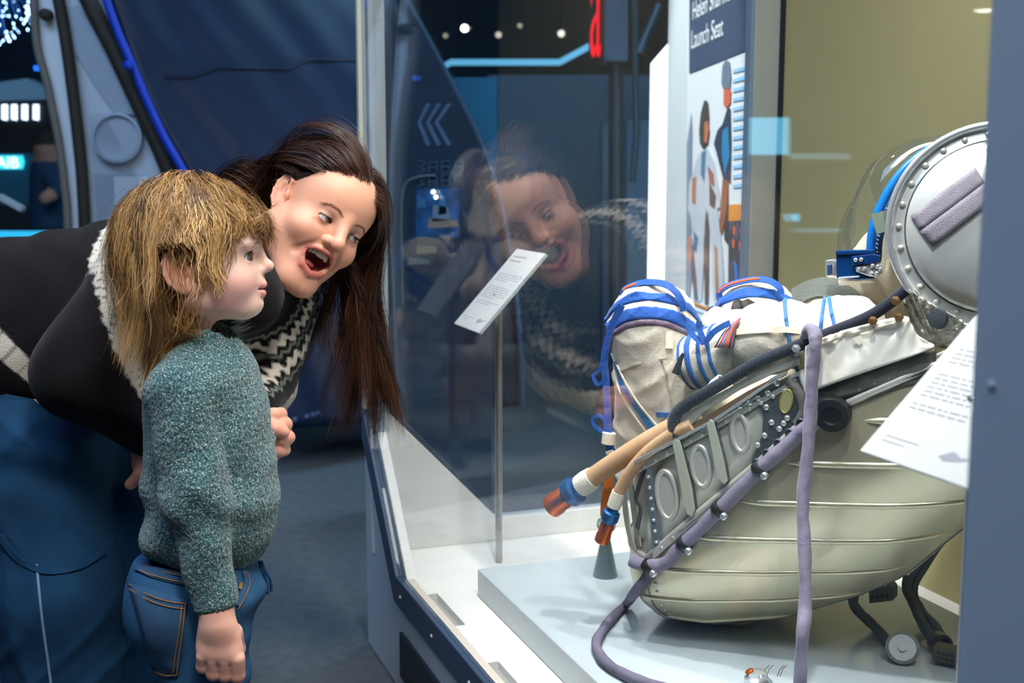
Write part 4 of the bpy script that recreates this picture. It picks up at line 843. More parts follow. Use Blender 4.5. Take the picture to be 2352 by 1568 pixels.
ribbon('white_clip', [(1392, 1040), (1408, 1036)], .006, m_wrap, -.173)
def hstrap(nm, pts, w, m, off=.003, th=.002, fn=sd_suit, parent=suit):
    pth = cat([hit(x, y, fn, off) for x, y in pts], 5); nn = np.array([grad(p, fn) for p in pth]); return strap(nm, pth, w, nn, m, parent, th)
hstrap('lacing_strip', [(1412, 832), (1422, 860), (1436, 895), (1455, 925), (1480, 958), (1500, 985)], .012, mat('lacing_blue', '1f74b8', .6, bump=1., bscale=300, bdist=.003))
hstrap('lacing_piping', [(1404, 812), (1420, 845), (1440, 885), (1465, 925), (1495, 962), (1515, 985)], .003, m_wrap, .004, .003)
hstrap('lacing_piping', [(1410, 850), (1420, 890), (1438, 925), (1460, 960), (1482, 990)], .003, m_wrap, .004, .003)
hstrap('pocket_seam', [(1425, 850), (1460, 835), (1520, 825), (1580, 822)], .004, mat('seam_cream', 'd8ccb6', .9), .002, .002)
hstrap('pocket_tab', [(1537, 760), (1537, 800)], .012, mat('seam_cream2', 'e2d6c4', .9), .003, .002)
hstrap('thigh_band', [(1508, 952), (1530, 953), (1552, 951)], .008, m_blue)
# sleeve bands
AX = nrm(EL - WR); aL = np.linalg.norm(EL - WR); AU = nrm(SH - EL)
def aband(c, ax, wd): return lambda p: np.abs((p - c) @ ax) - wd
for t, wd, m, nm in ((-.004, .005, m_blue, 'cuff_band'), (.016, .0035, m_blue, 'cuff_band'), (.034, .0032, m_blue, 'cuff_band'), (-.022, .003, m_blue, 'cuff_band')):
    c = WR + AX * t; sband(nm, aband(c, nrm(AX + np.array([0, 0, -.12])), wd), sd_arm, m, box=bounds([c], .085))
for t, ax_ in ((.30, AU + np.array([0, 0, .12])), (.66, AU - np.array([0, 0, .15])), (.88, AU + np.array([0, 0, .2]))):
    c = EL + (SH - EL) * t; sband('sleeve_cord', aband(c, nrm(ax_), .0028), sd_arm, m_lblue, .003, .0022, bounds([c], .08))
c = WR + AX * .075; 
hstrap('sleeve_seam', [(1690, 762), (1740, 758), (1800, 757), (1850, 762), (1880, 768)], .009, mat('seam_cream', 'd8ccb6'), .003)
# bow on the cuff
for pts in ([(1617, 788), (1598, 776), (1586, 762), (1580, 748)], [(1618, 786), (1612, 770), (1606, 755), (1606, 738)], [(1616, 790), (1628, 776), (1640, 762), (1662, 748), (1676, 742)]): strap('cuff_ribbon', cat([hit(1618, 786, sd_suit, .012) + (S(x, y, -.2) - S(1618, 786, -.2)) for x, y in pts], 6), .009, nrm(np.array([-.2, -.9, .3])), m_blue, suit, .002)
tube('zip_pull', [S(1570, 812, -.225), S(1563, 825, -.225), S(1552, 858, -.228)], [.003, .004, .007], m_blk, suit, 8)
lathe('sleeve_port', [(.007, -.01), (.009, 0), (.009, .018), (.006, .018), (.005, .012)], S(1640, 885, -.215), nrm(S(1665, 865, -.22) - S(1640, 885, -.215)), mat('port_white', 'c9d2cc', .4), suit, 16)
# flag patch on the sleeve
def patch(nm, pts, m, off):
    V = [hit(x, y, sd_suit, off) for x, y in pts]; c = sum(V) / len(V); F = [(i, (i + 1) % len(V), len(V)) for i in range(len(V))]
    x, y = np.mean([p[0] for p in pts]), np.mean([p[1] for p in pts]); V.append(hit(x, y, sd_suit, off)); o = mesh_obj(nm, V, F, m, suit); s_ = o.modifiers.new('s', 'SOLIDIFY'); s_.thickness = .001; s_.offset = 0
L = [(1641, 801), (1650, 783), (1661, 764), (1678, 744), (1698, 729)]; R = [(1682, 803), (1685, 785), (1689, 765), (1693, 748), (1701, 730)]
def stripe(a, b, m, off, i0=0, i1=4, ins=0):
    l = [(L[i][0] + (R[i][0] - L[i][0]) * a, L[i][1] + (R[i][1] - L[i][1]) * a - (3 if i == 0 else 0)) for i in range(i0, i1 + 1)]; r = [(L[i][0] + (R[i][0] - L[i][0]) * b, L[i][1] + (R[i][1] - L[i][1]) * b - (3 if i == 0 else 0)) for i in range(i0, i1 + 1)]
    V = []; F = []
    for p, q in zip(l, r):
        for k in range(4): V.append(hit(p[0] + (q[0] - p[0]) * k / 3, p[1] + (q[1] - p[1]) * k / 3, sd_arm, off + .003))
    for i in range(len(l) - 1):
        for k in range(3): F.append((i * 4 + k, i * 4 + k + 1, i * 4 + 5 + k, i * 4 + 4 + k))
    o = mesh_obj('flag_stripe' if off > .004 else 'flag_patch', V, F, m, suit); s_ = o.modifiers.new('s', 'SOLIDIFY'); s_.thickness = .001; s_.offset = 0
stripe(-.02, 1.02, mat('patch_black', '1c1c22', .9), .0035)
for a, b, h in ((.08, .95, 'dcdcdc'), (.14, .24, 'd8402a'), (.28, .44, '6d84c0'), (.46, .70, 'e85a28'), (.74, .84, '2a3568'), (.87, .92, 'a83030')): stripe(a, b, mat('flag_' + h, h, .9), .0048 if h == 'dcdcdc' else .006)
# dark objects between the knees
for x, y, r in ((1640, 724, .016), (1700, 712, .018), (1720, 708, .016)): lathe('black_glove_tip', [(r * .4, -r * .8), (r, -r * .3), (r, r * .3), (r * .4, r * .8)], S(x, y, .0), (.8, -.3, .4), mat('glove_black', '23211f', .6), suit, 14)
sdf_obj('glove_cuff', lambda p: d_cap(p, S(1650, 745, .0), S(1690, 765, -.05), .03, .04) + .002 * np.sin(p[:, 0] * 160) * np.sin(p[:, 2] * 140), *bounds([S(1650, 745, .0), S(1690, 765, -.05)], .06), .004, m_suit, suit)
# harness strap across the chest
m_web = mat('harness_grey', '5c605a', .9, bump=1., bscale=650, bdist=.002, var=.3, vscale=300)
for pth, w in (([(1822, 690), (1850, 672), (1885, 662), (1915, 668), (1945, 690), (1965, 712), (1985, 720)], .045), ):
    pp_ = cat([S(x, y - 2, -.095) for x, y in pth], 6); strap('harness_strap', pp_, w, nrm(np.array([-.2, -.55, .8])), m_web, suit, .004)
prism('harness_buckle', [S(x, y, -.03) for x, y in ((1856, 674), (1862, 660), (1892, 658), (1894, 668), (1880, 672))], SP * .02, mat('buckle_grey', '7f9294', .5), suit, .002)
strap('shoulder_strap', cat([S(x, y, -.07) for x, y in ((1905, 690), (1920, 705), (1932, 728), (1940, 735))], 5), .014, nrm(np.array([-.3, -.8, .5])), m_blue, suit, .003)
# neck and hood fabric
m_hood = mat('hood_beige', 'd3c6ae', .85, bump=.4, bscale=350, sheen=.2)
HC = S(2165, 520, .01)
hoodp = [S(1945, 640, -.02), S(2090, 660, -.06), HC]
Rs = np.stack([SA, SP, [0, 0, 1]])
def sd_hood(p):
    d = d_ell(p, HC, (.130, .104, .140), Rs); d = smin(d, d_cap(p, S(1990, 625, -.01), S(2110, 665, .0), .070, .075), .04)
    q = (p - SO) @ SA
    n_ = nrm(np.array([-.76 * SA[0], -.76 * SA[1], .65])); c0 = S(2035, 455, -.098) - n_ * .010
    return smax(d, ((p - c0) @ n_) - .004, .006) + .0012 * np.sin(q * 140 + p[:, 2] * 60)
sdf_obj('hood', sd_hood, HC - .26, HC + .2, .004, m_hood, suit)
RP_ = [(2215, 318, 0), (2200, 319, -.030), (2160, 332, -.060), (2110, 360, -.080), (2060, 410, -.094), (2020, 480, -.104), (2003, 540, -.108), (1998, 590, -.104), (1975, 612, -.080), (1950, 618, -.04)]
near_r = [S(*q) for q in RP_]; flip = lambda p_: p_ - SP * 2 * ((p_ - SO) @ SP)
loop_r = cat(near_r + [flip(p_) for p_ in near_r[1:]][::-1], 6, closed=True); c0 = loop_r.mean(0)
fwd = nrm(np.cross(SP, near_r[0] - near_r[7])); fwd = fwd if fwd[2] > 0 else -fwd
m_ring = mat('ring_blue', '0f6cc0', .3, coat=.5)
lr = np.concatenate([loop_r, loop_r[:1]]); tube('visor_ring', lr, .0070, m_ring, suit, 12, cap=False)
lr2 = lr - fwd * .012; tube('ring_seal', lr2, .0062, mat('seal_navy', '123a66', .6), suit, 10, cap=False)
for k in range(6, 44, 1): q_ = lr2[k]; tube('stitch', [q_ - SP * .0058 + fwd * .002, q_ - SP * .006 - fwd * .002], .0007, mat('thread_grey', 'b5bcc4', .8), suit, 4)
V = []; F = []; nu, nv = len(loop_r), 14
for i in range(nu):
    for k in range(nv):
        s_ = k / (nv - 1) * math.pi / 2; V.append(c0 + (loop_r[i] - c0) * math.cos(s_) * .99 + fwd * .078 * math.sin(s_))
for i in range(nu):
    j = (i + 1) % nu
    for k in range(nv - 1): F.append((i * nv + k, j * nv + k, j * nv + k + 1, i * nv + k + 1))
mesh_obj('clear_visor', V, F, glass('visor_clear', (.90, .92, .92), .07), suit)
# blue hinge clasp at the jaw
QC = -.125
def cl(nm, pts, d, m, q=QC, bev=.0015): return prism(nm, [S(x, y, q) for x, y in pts], -SP * d, m, suit, bev)
cl('clasp_band', [(1925, 580), (2012, 572), (2014, 580), (2012, 640), (1980, 642), (1926, 638)], .010, mat('clasp_blue', '0d3f7c', .25, coat=.6, metal=.3), -.115)
cl('clasp_band_upper', [(1926, 574), (2014, 572), (2014, 582), (1926, 584)], .014, mat('clasp_blue', '0d3f7c'), -.115)
cl('clasp_lever', [(1958, 588), (2010, 582), (2024, 586), (2022, 600), (2008, 605), (1958, 608)], .007, mat('clasp_navy', '0b2f63', .25, coat=.6), -.127)
cl('hinge_plate', [(1966, 612), (1998, 606), (2018, 600), (2028, 612), (2028, 626), (2014, 636), (1998, 634), (1968, 624)], .004, m_chr, -.127)
for x, y in ((1965, 597), (1978, 596), (1972, 618), (1985, 617), (2004, 610), (2016, 612), (2022, 618), (2014, 628), (2002, 628)):
    V, F = rivet_geo(S(x, y, -.1325 if y > 600 else -.1355), -SP, .0032); mesh_obj('clasp_rivet', V, F, m_chr, suit)
cl('latch_block', [(1904, 596), (1922, 594), (1926, 600), (1926, 632), (1906, 634), (1902, 626)], .016, m_chr, -.11)
cl('latch_lug', [(1902, 608), (1912, 606), (1912, 628), (1903, 630)], .006, mat('seal_navy', '123a66'), -.127)
cl('latch_rod', [(1926, 636), (1976, 632), (1976, 636), (1928, 640)], .004, m_chr, -.126)
qgrid('neck_binding', [(1926, 643), (2010, 636), (2014, 648), (1928, 656)], m_wrap, suit, lambda x, y: S(x, y, -.122), 10, 3, .004)
strap('visor_tab', [S(2008, 515, -.135), S(2030, 508, -.135), S(2054, 508, -.12)], .030, -SP, mat('tab_green', '6f7a6a', .85), suit, .004)
# ================================================================ people
m_skin = mat('skin', 'd8a58c', .48, vcol=True, sss=.25, bump=.12, bscale=900, bdist=.0006, spec=.28)
m_hair = mat('hair_strands', '8a6238', .42, vcol=True, spec=.35)
def wave_mat(name, c0, c1, c2, scale, rough=.9, bstr=.8, bd=.0025, ribs=None):
    # woven / knitted yarn: two crossed wave fields break the surface into stitches
    m = bpy.data.materials.new(name); m.use_nodes = True; t = NT(m); b = t.n['Principled BSDF']; b.inputs['Roughness'].default_value = rough
    b.inputs['Sheen Weight'].default_value = .25; b.inputs['Specular IOR Level'].default_value = .2
    tc = t.add('ShaderNodeTexCoord'); mp = t.add('ShaderNodeMapping'); t.link(tc.outputs['Object'], mp.inputs[0])
    vo = t.add('ShaderNodeTexVoronoi', i_Scale=scale); vo.inputs['Randomness'].default_value = .75; mp2 = t.add('ShaderNodeMapping'); mp2.inputs['Scale'].default_value = (1, 1, .72); t.link(tc.outputs['Object'], mp2.inputs[0]); t.link(mp2.outputs[0], vo.inputs['Vector'])
    n = t.add('ShaderNodeTexNoise', i_Scale=scale * 2.6, i_Detail=3.); t.link(mp.outputs[0], n.inputs['Vector'])
    cr = t.add('ShaderNodeValToRGB'); e = cr.color_ramp.elements; e[0].position = .38; e[0].color = (*lin(c0), 1); e[1].position = .56; e[1].color = (*lin(c1), 1); x = e.new(.70); x.color = (*lin(c2), 1)
    t.link(n.outputs[0], cr.inputs[0]); t.link(cr.outputs[0], b.inputs['Base Color'])
    sub_ = t.add('ShaderNodeMath', operation='MULTIPLY_ADD'); sub_.inputs[1].default_value = -1.6; t.link(vo.outputs['Distance'], sub_.inputs[0]); t.link(n.outputs[0], sub_.inputs[2])
    bp = t.add('ShaderNodeBump'); bp.inputs['Strength'].default_value = bstr; bp.inputs['Distance'].default_value = bd; t.link(sub_.outputs[0], bp.inputs['Height']); t.link(bp.outputs[0], b.inputs['Normal'])
    MATS[name] = m; return m
m_knit = wave_mat('teal_knit', '1f4149', '4a6e72', 'bfc8b0', 165.)
m_wool = mat('dark_wool', '2a2328', .95, vcol=True, bump=.7, bscale=420, sheen=.1, bdist=.002, spec=.15)
m_denim = mat('denim', '2c567a', .85, bump=.5, bscale=900, var=.22, vscale=14, bdist=.001, spec=.2)
m_denim2 = mat('denim_dark', '173f60', .85, bump=.5, bscale=900, var=.35, vscale=10, bdist=.001, spec=.2)
m_thread = mat('thread_ochre', '9a6a34', .8)
def concat(parts):
    V = []; F = []; n = 0
    for v, f in parts: V.append(v); F.append(f + n); n += len(v)
    return np.concatenate(V), np.concatenate(F)
class Head:
    def __init__(s, o, f, u, sc=1.):
        s.o = np.array(o, float); s.f = nrm(f); s.u = nrm(np.array(u) - s.f * (np.array(u) @ s.f)); s.r = np.cross(s.f, s.u); s.R = np.stack([s.r, s.f, s.u]); s.sc = sc
    def loc(s, p): return ((p - s.o) @ s.R.T / s.sc).astype(np.float32)
    def w(s, q): return s.o + (np.asarray(q) * s.sc) @ s.R
def face_common(p, P_):
    sx = np.abs(p[:, 0]); q = np.stack([sx, p[:, 1], p[:, 2]], 1)
    d = d_ell(p, *P_['cran']); d = smin(d, d_ell(p, *P_['brow']), .03); d = smin(d, d_ell(p, *P_['face']), .03)
    for c, r, k in P_['sym']: d = smin(d, d_ell(q, c, r), k)
    for a, b, ra, rb, k in P_['symcap']: d = smin(d, d_cap(q, a, b, ra, rb), k)
    for c, r, k in P_['cut']: d = smax(d, -d_ell(q, c, r), k)
    for a, b, ra, rb, k in P_['cutcap']: d = smax(d, -d_cap(q, a, b, ra, rb), k)
    for a, b, ra, rb, k in P_['nose']: d = smin(d, d_cap(q, a, b, ra, rb), k)
    # eyelids
    ec, er, au, al = P_['eye']; e = q - np.asarray(ec, np.float32)
    op = np.maximum(e[:, 2] * math.cos(au) - e[:, 1] * math.sin(au), -(e[:, 2] * math.cos(al) + e[:, 1] * math.sin(al)))
    lid = np.maximum(np.linalg.norm(e, axis=1) - (er + .0022), -np.maximum(op, -e[:, 1]))
    d = smin(d, lid, .004); d = np.maximum(d, -(np.linalg.norm(e, axis=1) - (er + .0004)))
    op2 = np.maximum(np.maximum(op, -e[:, 1] + er * .45), np.linalg.norm(e, axis=1) - er - .006); d = np.maximum(d, -op2)
    # ears
    ek = P_['ear']; a = q - np.asarray(ek['c'], np.float32); t = ek['tilt']; c_, s_ = math.cos(t), math.sin(t); ey = a[:, 1] * c_ - a[:, 2] * s_; ez = a[:, 1] * s_ + a[:, 2] * c_; ex = a[:, 0] - .35 * np.clip(-ey, 0, 1) - .1 * np.clip(ez, 0, 1); g = np.stack([ex, ey, ez], 1); S_ = ek['s']
    ear = d_ell(g, (0, -.004 * S_, 0), (.0055 * S_, .0165 * S_, .029 * S_)); ear = smin(ear, d_ell(g, (0, .001 * S_, -.022 * S_), (.005 * S_, .009 * S_, .010 * S_)), .006)
    ear = smax(ear, -d_ell(g, (.006 * S_, .000, .004 * S_), (.006 * S_, .0105 * S_, .019 * S_)), .003)
    hp_ = [(.006, .006), (.010, .020), (.002, .0285), (-.010, .026), (-.018, .014), (-.0195, 0), (-.016, -.013), (-.008, -.023)]
    for i in range(len(hp_) - 1): ear = smin(ear, d_cap(g, (.002 * S_, hp_[i][0] * S_, hp_[i][1] * S_), (.002 * S_, hp_[i + 1][0] * S_, hp_[i + 1][1] * S_), .0030 * S_), .003)
    for i, (y0, z0, y1, z1) in enumerate(((-.006, .016, -.010, .004), (-.010, .004, -.007, -.010))): ear = smin(ear, d_cap(g, (.002 * S_, y0 * S_, z0 * S_), (.002 * S_, y1 * S_, z1 * S_), .0026 * S_), .003)
    ear = smin(ear, d_ell(g, (.0, .009 * S_, -.003 * S_), (.005 * S_, .004 * S_, .006 * S_)), .004)
    return smin(d, ear, .004), q
# ---------------------------------------------------------------- child
YC = 1.78
CH_ = Head((-.463, 1.783, .907), (.990, .110, .022), (-.039, .06, .995), .98)
CP = dict(cran=((0, .000, .045), (.072, .090, .080)), brow=((0, .052, .048), (.055, .050, .050)), face=((0, .046, -.014), (.056, .056, .058)),
  sym=[((.034, .062, -.020), (.028, .030, .028), .02), ((0, .087, -.052), (.020, .016, .016), .02), ((0, .090, -.024), (.023, .017, .020), .012), ((.030, .086, .036), (.026, .012, .010), .015)],
  symcap=[((.044, .012, -.038), (.018, .074, -.054), .022, .018, .02), ((0, -.012, -.03), (0, -.018, -.14), .040, .038, .03)],
  cut=[((.0315, .108, .014), (.0165, .016, .010), .014), ((0, .106, -.0302), (.0235, .024, .0038), .003)], cutcap=[((0, .110, -.0445), (.012, .106, -.044), .003, .003, .008)],
  nose=[((0, .094, .032), (0, .1085, .004), .0075, .0085, .010), ((0, .1105, .003), (0, .1130, .003), .0085, .0082, .006), ((.0085, .102, -.003), (.0088, .101, -.003), .0062, .006, .005),
        ((0, .1060, -.0235), (.009, .1040, -.0245), .0044, .0040, .004), ((.009, .1040, -.0245), (.0225, .0905, -.0288), .004, .0022, .004), ((0, .1025, -.0380), (.008, .1015, -.0375), .0054, .005, .004), ((.008, .1015, -.0375), (.0222, .0895, -.0312), .005, .0022, .004)],
  eye=((.0320, .0770, .016), .0130, .50, .34), ear=dict(c=(.068, -.004, .000), tilt=-.18, s=1.06))
def child_head(p): q = CH_.loc(p); d, _ = face_common(q, CP); return (np.maximum(d, -d_ell(np.stack([np.abs(q[:, 0]), q[:, 1], q[:, 2]], 1), (.0055, .106, -.0105), (.0032, .004, .0035)))) * CH_.sc
def g3(q, c, r): return np.exp(-np.sum(((q - np.array(c)) / np.array(r)) ** 2, 1))
def child_cols(V):
    q = CH_.loc(V).astype(float); q[:, 0] = np.abs(q[:, 0]); base = np.tile(np.array(lin('f0c6b4')), (len(V), 1))
    def mixc(w, c): nonlocal base; base = base * (1 - w[:, None]) + np.array(lin(c)) * w[:, None]
    mixc(.95 * g3(q, (.042, .066, -.022), (.022, .03, .016)), 'd98a86'); mixc(.75 * g3(q, (.045, .05, -.045), (.015, .02, .014)), 'c8707a')
    mixc(.35 * g3(q, (0, .115, .0), (.012, .012, .010)), 'e0a093'); mixc(.8 * np.clip(g3(q, (.068, -.008, 0), (.02, .03, .04)) * 1.3, 0, .8), 'd88a66')
    lip = np.clip(1.6 * (g3(q, (0, .105, -.0250), (.024, .022, .0038)) + g3(q, (0, .103, -.0368), (.022, .022, .0050))), 0, 1) * (q[:, 1] > .084); mixc(lip * .8, 'cc7a74')
    mixc(np.clip(2 * g3(q, (0, .092, -.0305), (.016, .010, .0040)), 0, 1) * (q[:, 1] < .103), '8e4640')
    mixc(.45 * g3(q, (.030, .095, .030), (.016, .02, .003)), 'c49a80'); mixc(.5 * g3(q, (.030, .091, .0215), (.014, .01, .0015)), '8a5a4a')
    return base
child = thing('person', 'small child in teal speckled knit sweater and jeans looking into the case', 'person', P(470, 2050, YC) * [1, 1, 0])
# hand: back of the hand to the camera, fingers curled away
def chand(p):
    Pw = lambda x, y, Y: P(x, y, Y - .035)
    d = d_cap(p, Pw(495, 1385, 1.69), Pw(500, 1430, 1.685), .0250, .0245); d = smin(d, d_ell(p, Pw(503, 1475, 1.685), (.0315, .017, .030)), .018)
    d = smin(d, d_cap(p, Pw(478, 1496, 1.685), Pw(534, 1502, 1.685), .0135, .0150), .012)
    for i, (x, y0, y1, r) in enumerate(((466, 1506, 1530, .0092), (490, 1514, 1546, .0098), (517, 1516, 1549, .0100), (545, 1512, 1550, .0106))):
        f = d_cap(p, Pw(x, y0, 1.680), Pw(x, y1, 1.688), r * 1.05, r); f = smin(f, d_cap(p, Pw(x, y1, 1.688), Pw(x - 2, y1 + 2, 1.712), r, r * .9), .004); f = smin(f, d_cap(p, Pw(x - 2, y1 + 2, 1.712), Pw(x - 4, y1 - 28, 1.720), r * .9, r * .8), .003); d = smin(d, f, .0018)
    th_ = smin(d_cap(p, Pw(535, 1452, 1.70), Pw(545, 1490, 1.722), .014, .011), d_cap(p, Pw(545, 1490, 1.722), Pw(520, 1520, 1.735), .011, .009), .005)
    return smin(d, th_, .006)
def child_body(p):
    d = d_cap(p, P(470, 850, YC), P(480, 1180, YC), .055, .075); d = smin(d, d_cap(p, P(464, 1400, YC - .036), P(474, 2020, YC - .036), .046, .032), .02); d = smin(d, d_cap(p, P(466, 1400, YC + .055), P(474, 2020, YC + .055), .046, .032), .02)
    d = smin(d, d_cap(p, P(440, 905, 1.72), P(450, 1130, 1.695), .030, .028), .03); return smin(d, d_cap(p, P(455, 1130, 1.68), P(495, 1385, 1.66), .026, .022), .01)
hv = sdf_mesh(child_head, CH_.o + [-.13, -.12, -.11], CH_.o + [.15, .12, .14], .00125)
keep = None
dv_ = sdf_mesh(chand, *bounds([P(505, 1475, 1.66)], .085), .0016); bv = sdf_mesh(child_body, *bounds([P(470, 800, YC), P(450, 2020, YC), P(455, 1130, 1.7)], .13), .008)
V, F = concat([(relax(hv[0], hv[1], 2, .45), hv[1]), (relax(dv_[0], dv_[1], 2), dv_[1]), (relax(bv[0], bv[1], 2), bv[1])])
cc = child_cols(V); nh = len(hv[0]); hc = np.array(lin('e2ab97')); n2 = len(dv_[0]); yy = V[nh:nh + n2, 2]; k2 = np.clip((P(500, 1500, 1.69)[2] - yy) / .04, 0, 1)[:, None]; cc[nh:nh + n2] = hc * (1 - k2) + np.array(lin('d98f7c')) * k2
cb_ = mesh_obj('body', V, F, m_skin, child, cols=cc)
def eye(nm, H, ec, er, gaze, iris, parent, ir=.48):
    V = []; F = []; cols = []; g = nrm(gaze); a = nrm(np.cross(g, [0, 0, 1])); b = np.cross(a, g); nu, nv = 28, 24
    for i in range(nv + 1):
        t = math.pi * i / nv
        for k in range(nu):
            s_ = 2 * math.pi * k / nu; bulge = 1 + .05 * max(0, math.cos(t) - .85) / .15
            V.append(H.w(ec) + (g * math.cos(t) + (a * math.cos(s_) + b * math.sin(s_)) * math.sin(t)) * er * bulge * H.sc)
            cols.append(lin('120f10') if t < ir * .42 else lin(iris) if t < ir * .92 else lin('2a3440') if t < ir else lin('dfdcd8'))
    for i in range(nv):
        for k in range(nu): F.append((i * nu + k, i * nu + (k + 1) % nu, (i + 1) * nu + (k + 1) % nu, (i + 1) * nu + k))
    return mesh_obj(nm, V, F, mat('eye_wet', 'ffffff', .05, vcol=True, coat=.8), parent, cols=np.array(cols))
for sx in (1, -1): eye('eye', CH_, (.0320 * sx, .0770, .016), .0129, (.98, .02, -.02), '5d6a74', child, .55)
mesh_obj('teeth', *join([lathe_geo([(.0030, -.0025), (.0034, 0), (.0028, .0022)], CH_.w((x, .0985, -.0278)), CH_.u, 8) for x in (-.009, -.003, .003, .009)]), mat('teeth_ivory', 'e6dcc8', .25), child)
# --- hair
def strands(roots, H, flow, L, n, col, coll, seed=1, grav=.5, curl=.006, cfreq=60., rad=.00042, clump=140, out=.004, stiff=.72, par=None, name='hair', gfun=None, trim=None, lock=.62, rough=1., lift=.25, crough=None, drift=None, wgt=.5):
    r_ = np.random.default_rng(seed); N = len(roots); step = L / n; p = roots.copy(); path = [p.copy()]; nn = flow(p, 0)[1]
    v = nrm(flow(p, 0)[0] + nn * lift); cid = r_.integers(0, clump, N)
    # clumps follow nearby leaders
    lead = p[r_.integers(0, N, clump)]; d2 = ((p[:, None] - lead[None]) ** 2).sum(-1); cid = d2.argmin(1)
    ph = r_.uniform(0, 6.28, clump)[cid] + r_.normal(0, .45, N); fr = r_.uniform(.7, 1.3, clump)[cid] * cfreq; am = r_.uniform(.3, 1.3, clump)[cid] * curl
    jit = r_.normal(0, .10 * rough, (N, 3)); cj = r_.normal(0, .22 * (rough if crough is None else crough), (clump, 3))[cid] + (0 if drift is None else drift(H.loc(roots), r_, clump, cid)); lay = out * r_.uniform(.15, 1., N)
    for i in range(n):
        fl, nr_ = flow(p, (i + 1) / n); g = np.array([0, 0, -1.]) * (grav if gfun is None else gfun(i / n)); s_ = i * step
        side = nrm(np.cross(v, nr_)); wv = side * (np.cos(s_ * fr + ph) * am * fr * .9)[:, None] + nr_ * (np.sin(s_ * fr * .9 + ph * 1.7) * am * fr * .5)[:, None]
        v = nrm(v * stiff + fl * (1 - stiff) * 1.6 * max(0., 1 - 1.15 * i / n) + g * (.35 + .65 * i / n) + (jit * .25 + cj * (.5 * min(1., .15 + 1.3 * i / n))) + wv * wgt * min(1, .25 + i / n * 2.0)); p = p + v * step[:, None]
        for fn in coll:
            d = fn(p.astype(np.float32)) - lay
            inside = d < 0
            if inside.any():
                e = .003; pi = p[inside].astype(np.float32); gr = np.stack([fn(pi + np.eye(3, dtype=np.float32)[k] * e) - fn(pi - np.eye(3, dtype=np.float32)[k] * e) for k in range(3)], 1); p[inside] = p[inside] - nrm(gr) * d[inside][:, None]
        path.append(p.copy())
    pa = np.stack(path, 1)                                              # N, n+1, 3
    ld = np.zeros(clump, int); dl = ((roots - lead[cid]) ** 2).sum(1)
    for c_ in range(clump):
        ids = np.flatnonzero(cid == c_)
        if len(ids): ld[c_] = ids[np.argmin(dl[ids])]
    tw = (np.linspace(0, 1, n + 1) ** .9)[None, :, None]; off = r_.normal(0, 1, (N, 1, 3)) * np.minimum(.0035 + .004 * tw, .009)
    frz = (r_.random(N) < .12)[:, None, None]; pa = pa + (pa[ld[cid]] + off - pa) * tw * np.where(frz, .15, lock)
    if trim is not None:
        bad = np.stack([trim(H.loc(pa[:, i]), rf) for i in range(n + 1)], 1) if (rf := H.loc(roots)) is not None else None
        cut = np.where(bad.any(1), bad.argmax(1), n + 1); ii = np.minimum(np.arange(n + 1)[None], np.maximum(cut[:, None] - 1, 0)); pa = np.take_along_axis(pa, ii[..., None].repeat(3, 2), 1)
        ok = cut > 3; pa = pa[ok]; cid = cid[ok]; N = len(pa)
    T = nrm(np.gradient(pa, axis=1) + 1e-7); og = nrm(pa - H.w((0, 0, .03)) + r_.normal(0, .035, (N, 1, 3))); a = nrm(np.cross(T, og)); tt = np.linspace(0, 1, n + 1); rr = rad * (1 - .8 * tt ** 3)[None, :, None] * r_.uniform(.6, 1.3, N)[:, None, None]
    V = np.stack([pa - a * rr, pa + a * rr], 2).reshape(-1, 3)
    base = (np.arange(N)[:, None] * (n + 1) + np.arange(n)[None]) * 2
    F = np.stack([base, base + 1, base + 3, base + 2], -1).reshape(-1, 4)
    C = col(r_, N, cid, clump); cols = np.repeat((C[:, None] * np.ones((1, n + 1, 1))).reshape(-1, 3), 2, 0)
    o = mesh_obj(name, V, F, m_hair, par, cols=np.clip(cols, 0, 1)); o['kind'] = 'stuff'; return o
def scalp(H, P_, N, seed, test):
    r_ = np.random.default_rng(seed); out = []
    c, r = np.array(P_['cran'][0]), np.array(P_['cran'][1])
    while sum(len(x) for x in out) < N:
        u = nrm(r_.normal(size=(N * 2, 3))); q = c + u * r; out.append(q[test(q)])
    return np.concatenate(out)[:N]
def hair_cap(H, P_, test_v, colr, par, grow=.006, nm='hair_base'):
    def fn(p):
        q = H.loc(p); return smax(d_ell(q, P_['cran'][0], np.array(P_['cran'][1]) + grow), test_v(q), .006) * H.sc
    V, F = sdf_mesh(fn, H.o - .15, H.o + .17, .004); return mesh_obj(nm, relax(V, F, 2), F, m_hair, par, cols=np.tile(np.array(lin(colr)), (len(V), 1)))
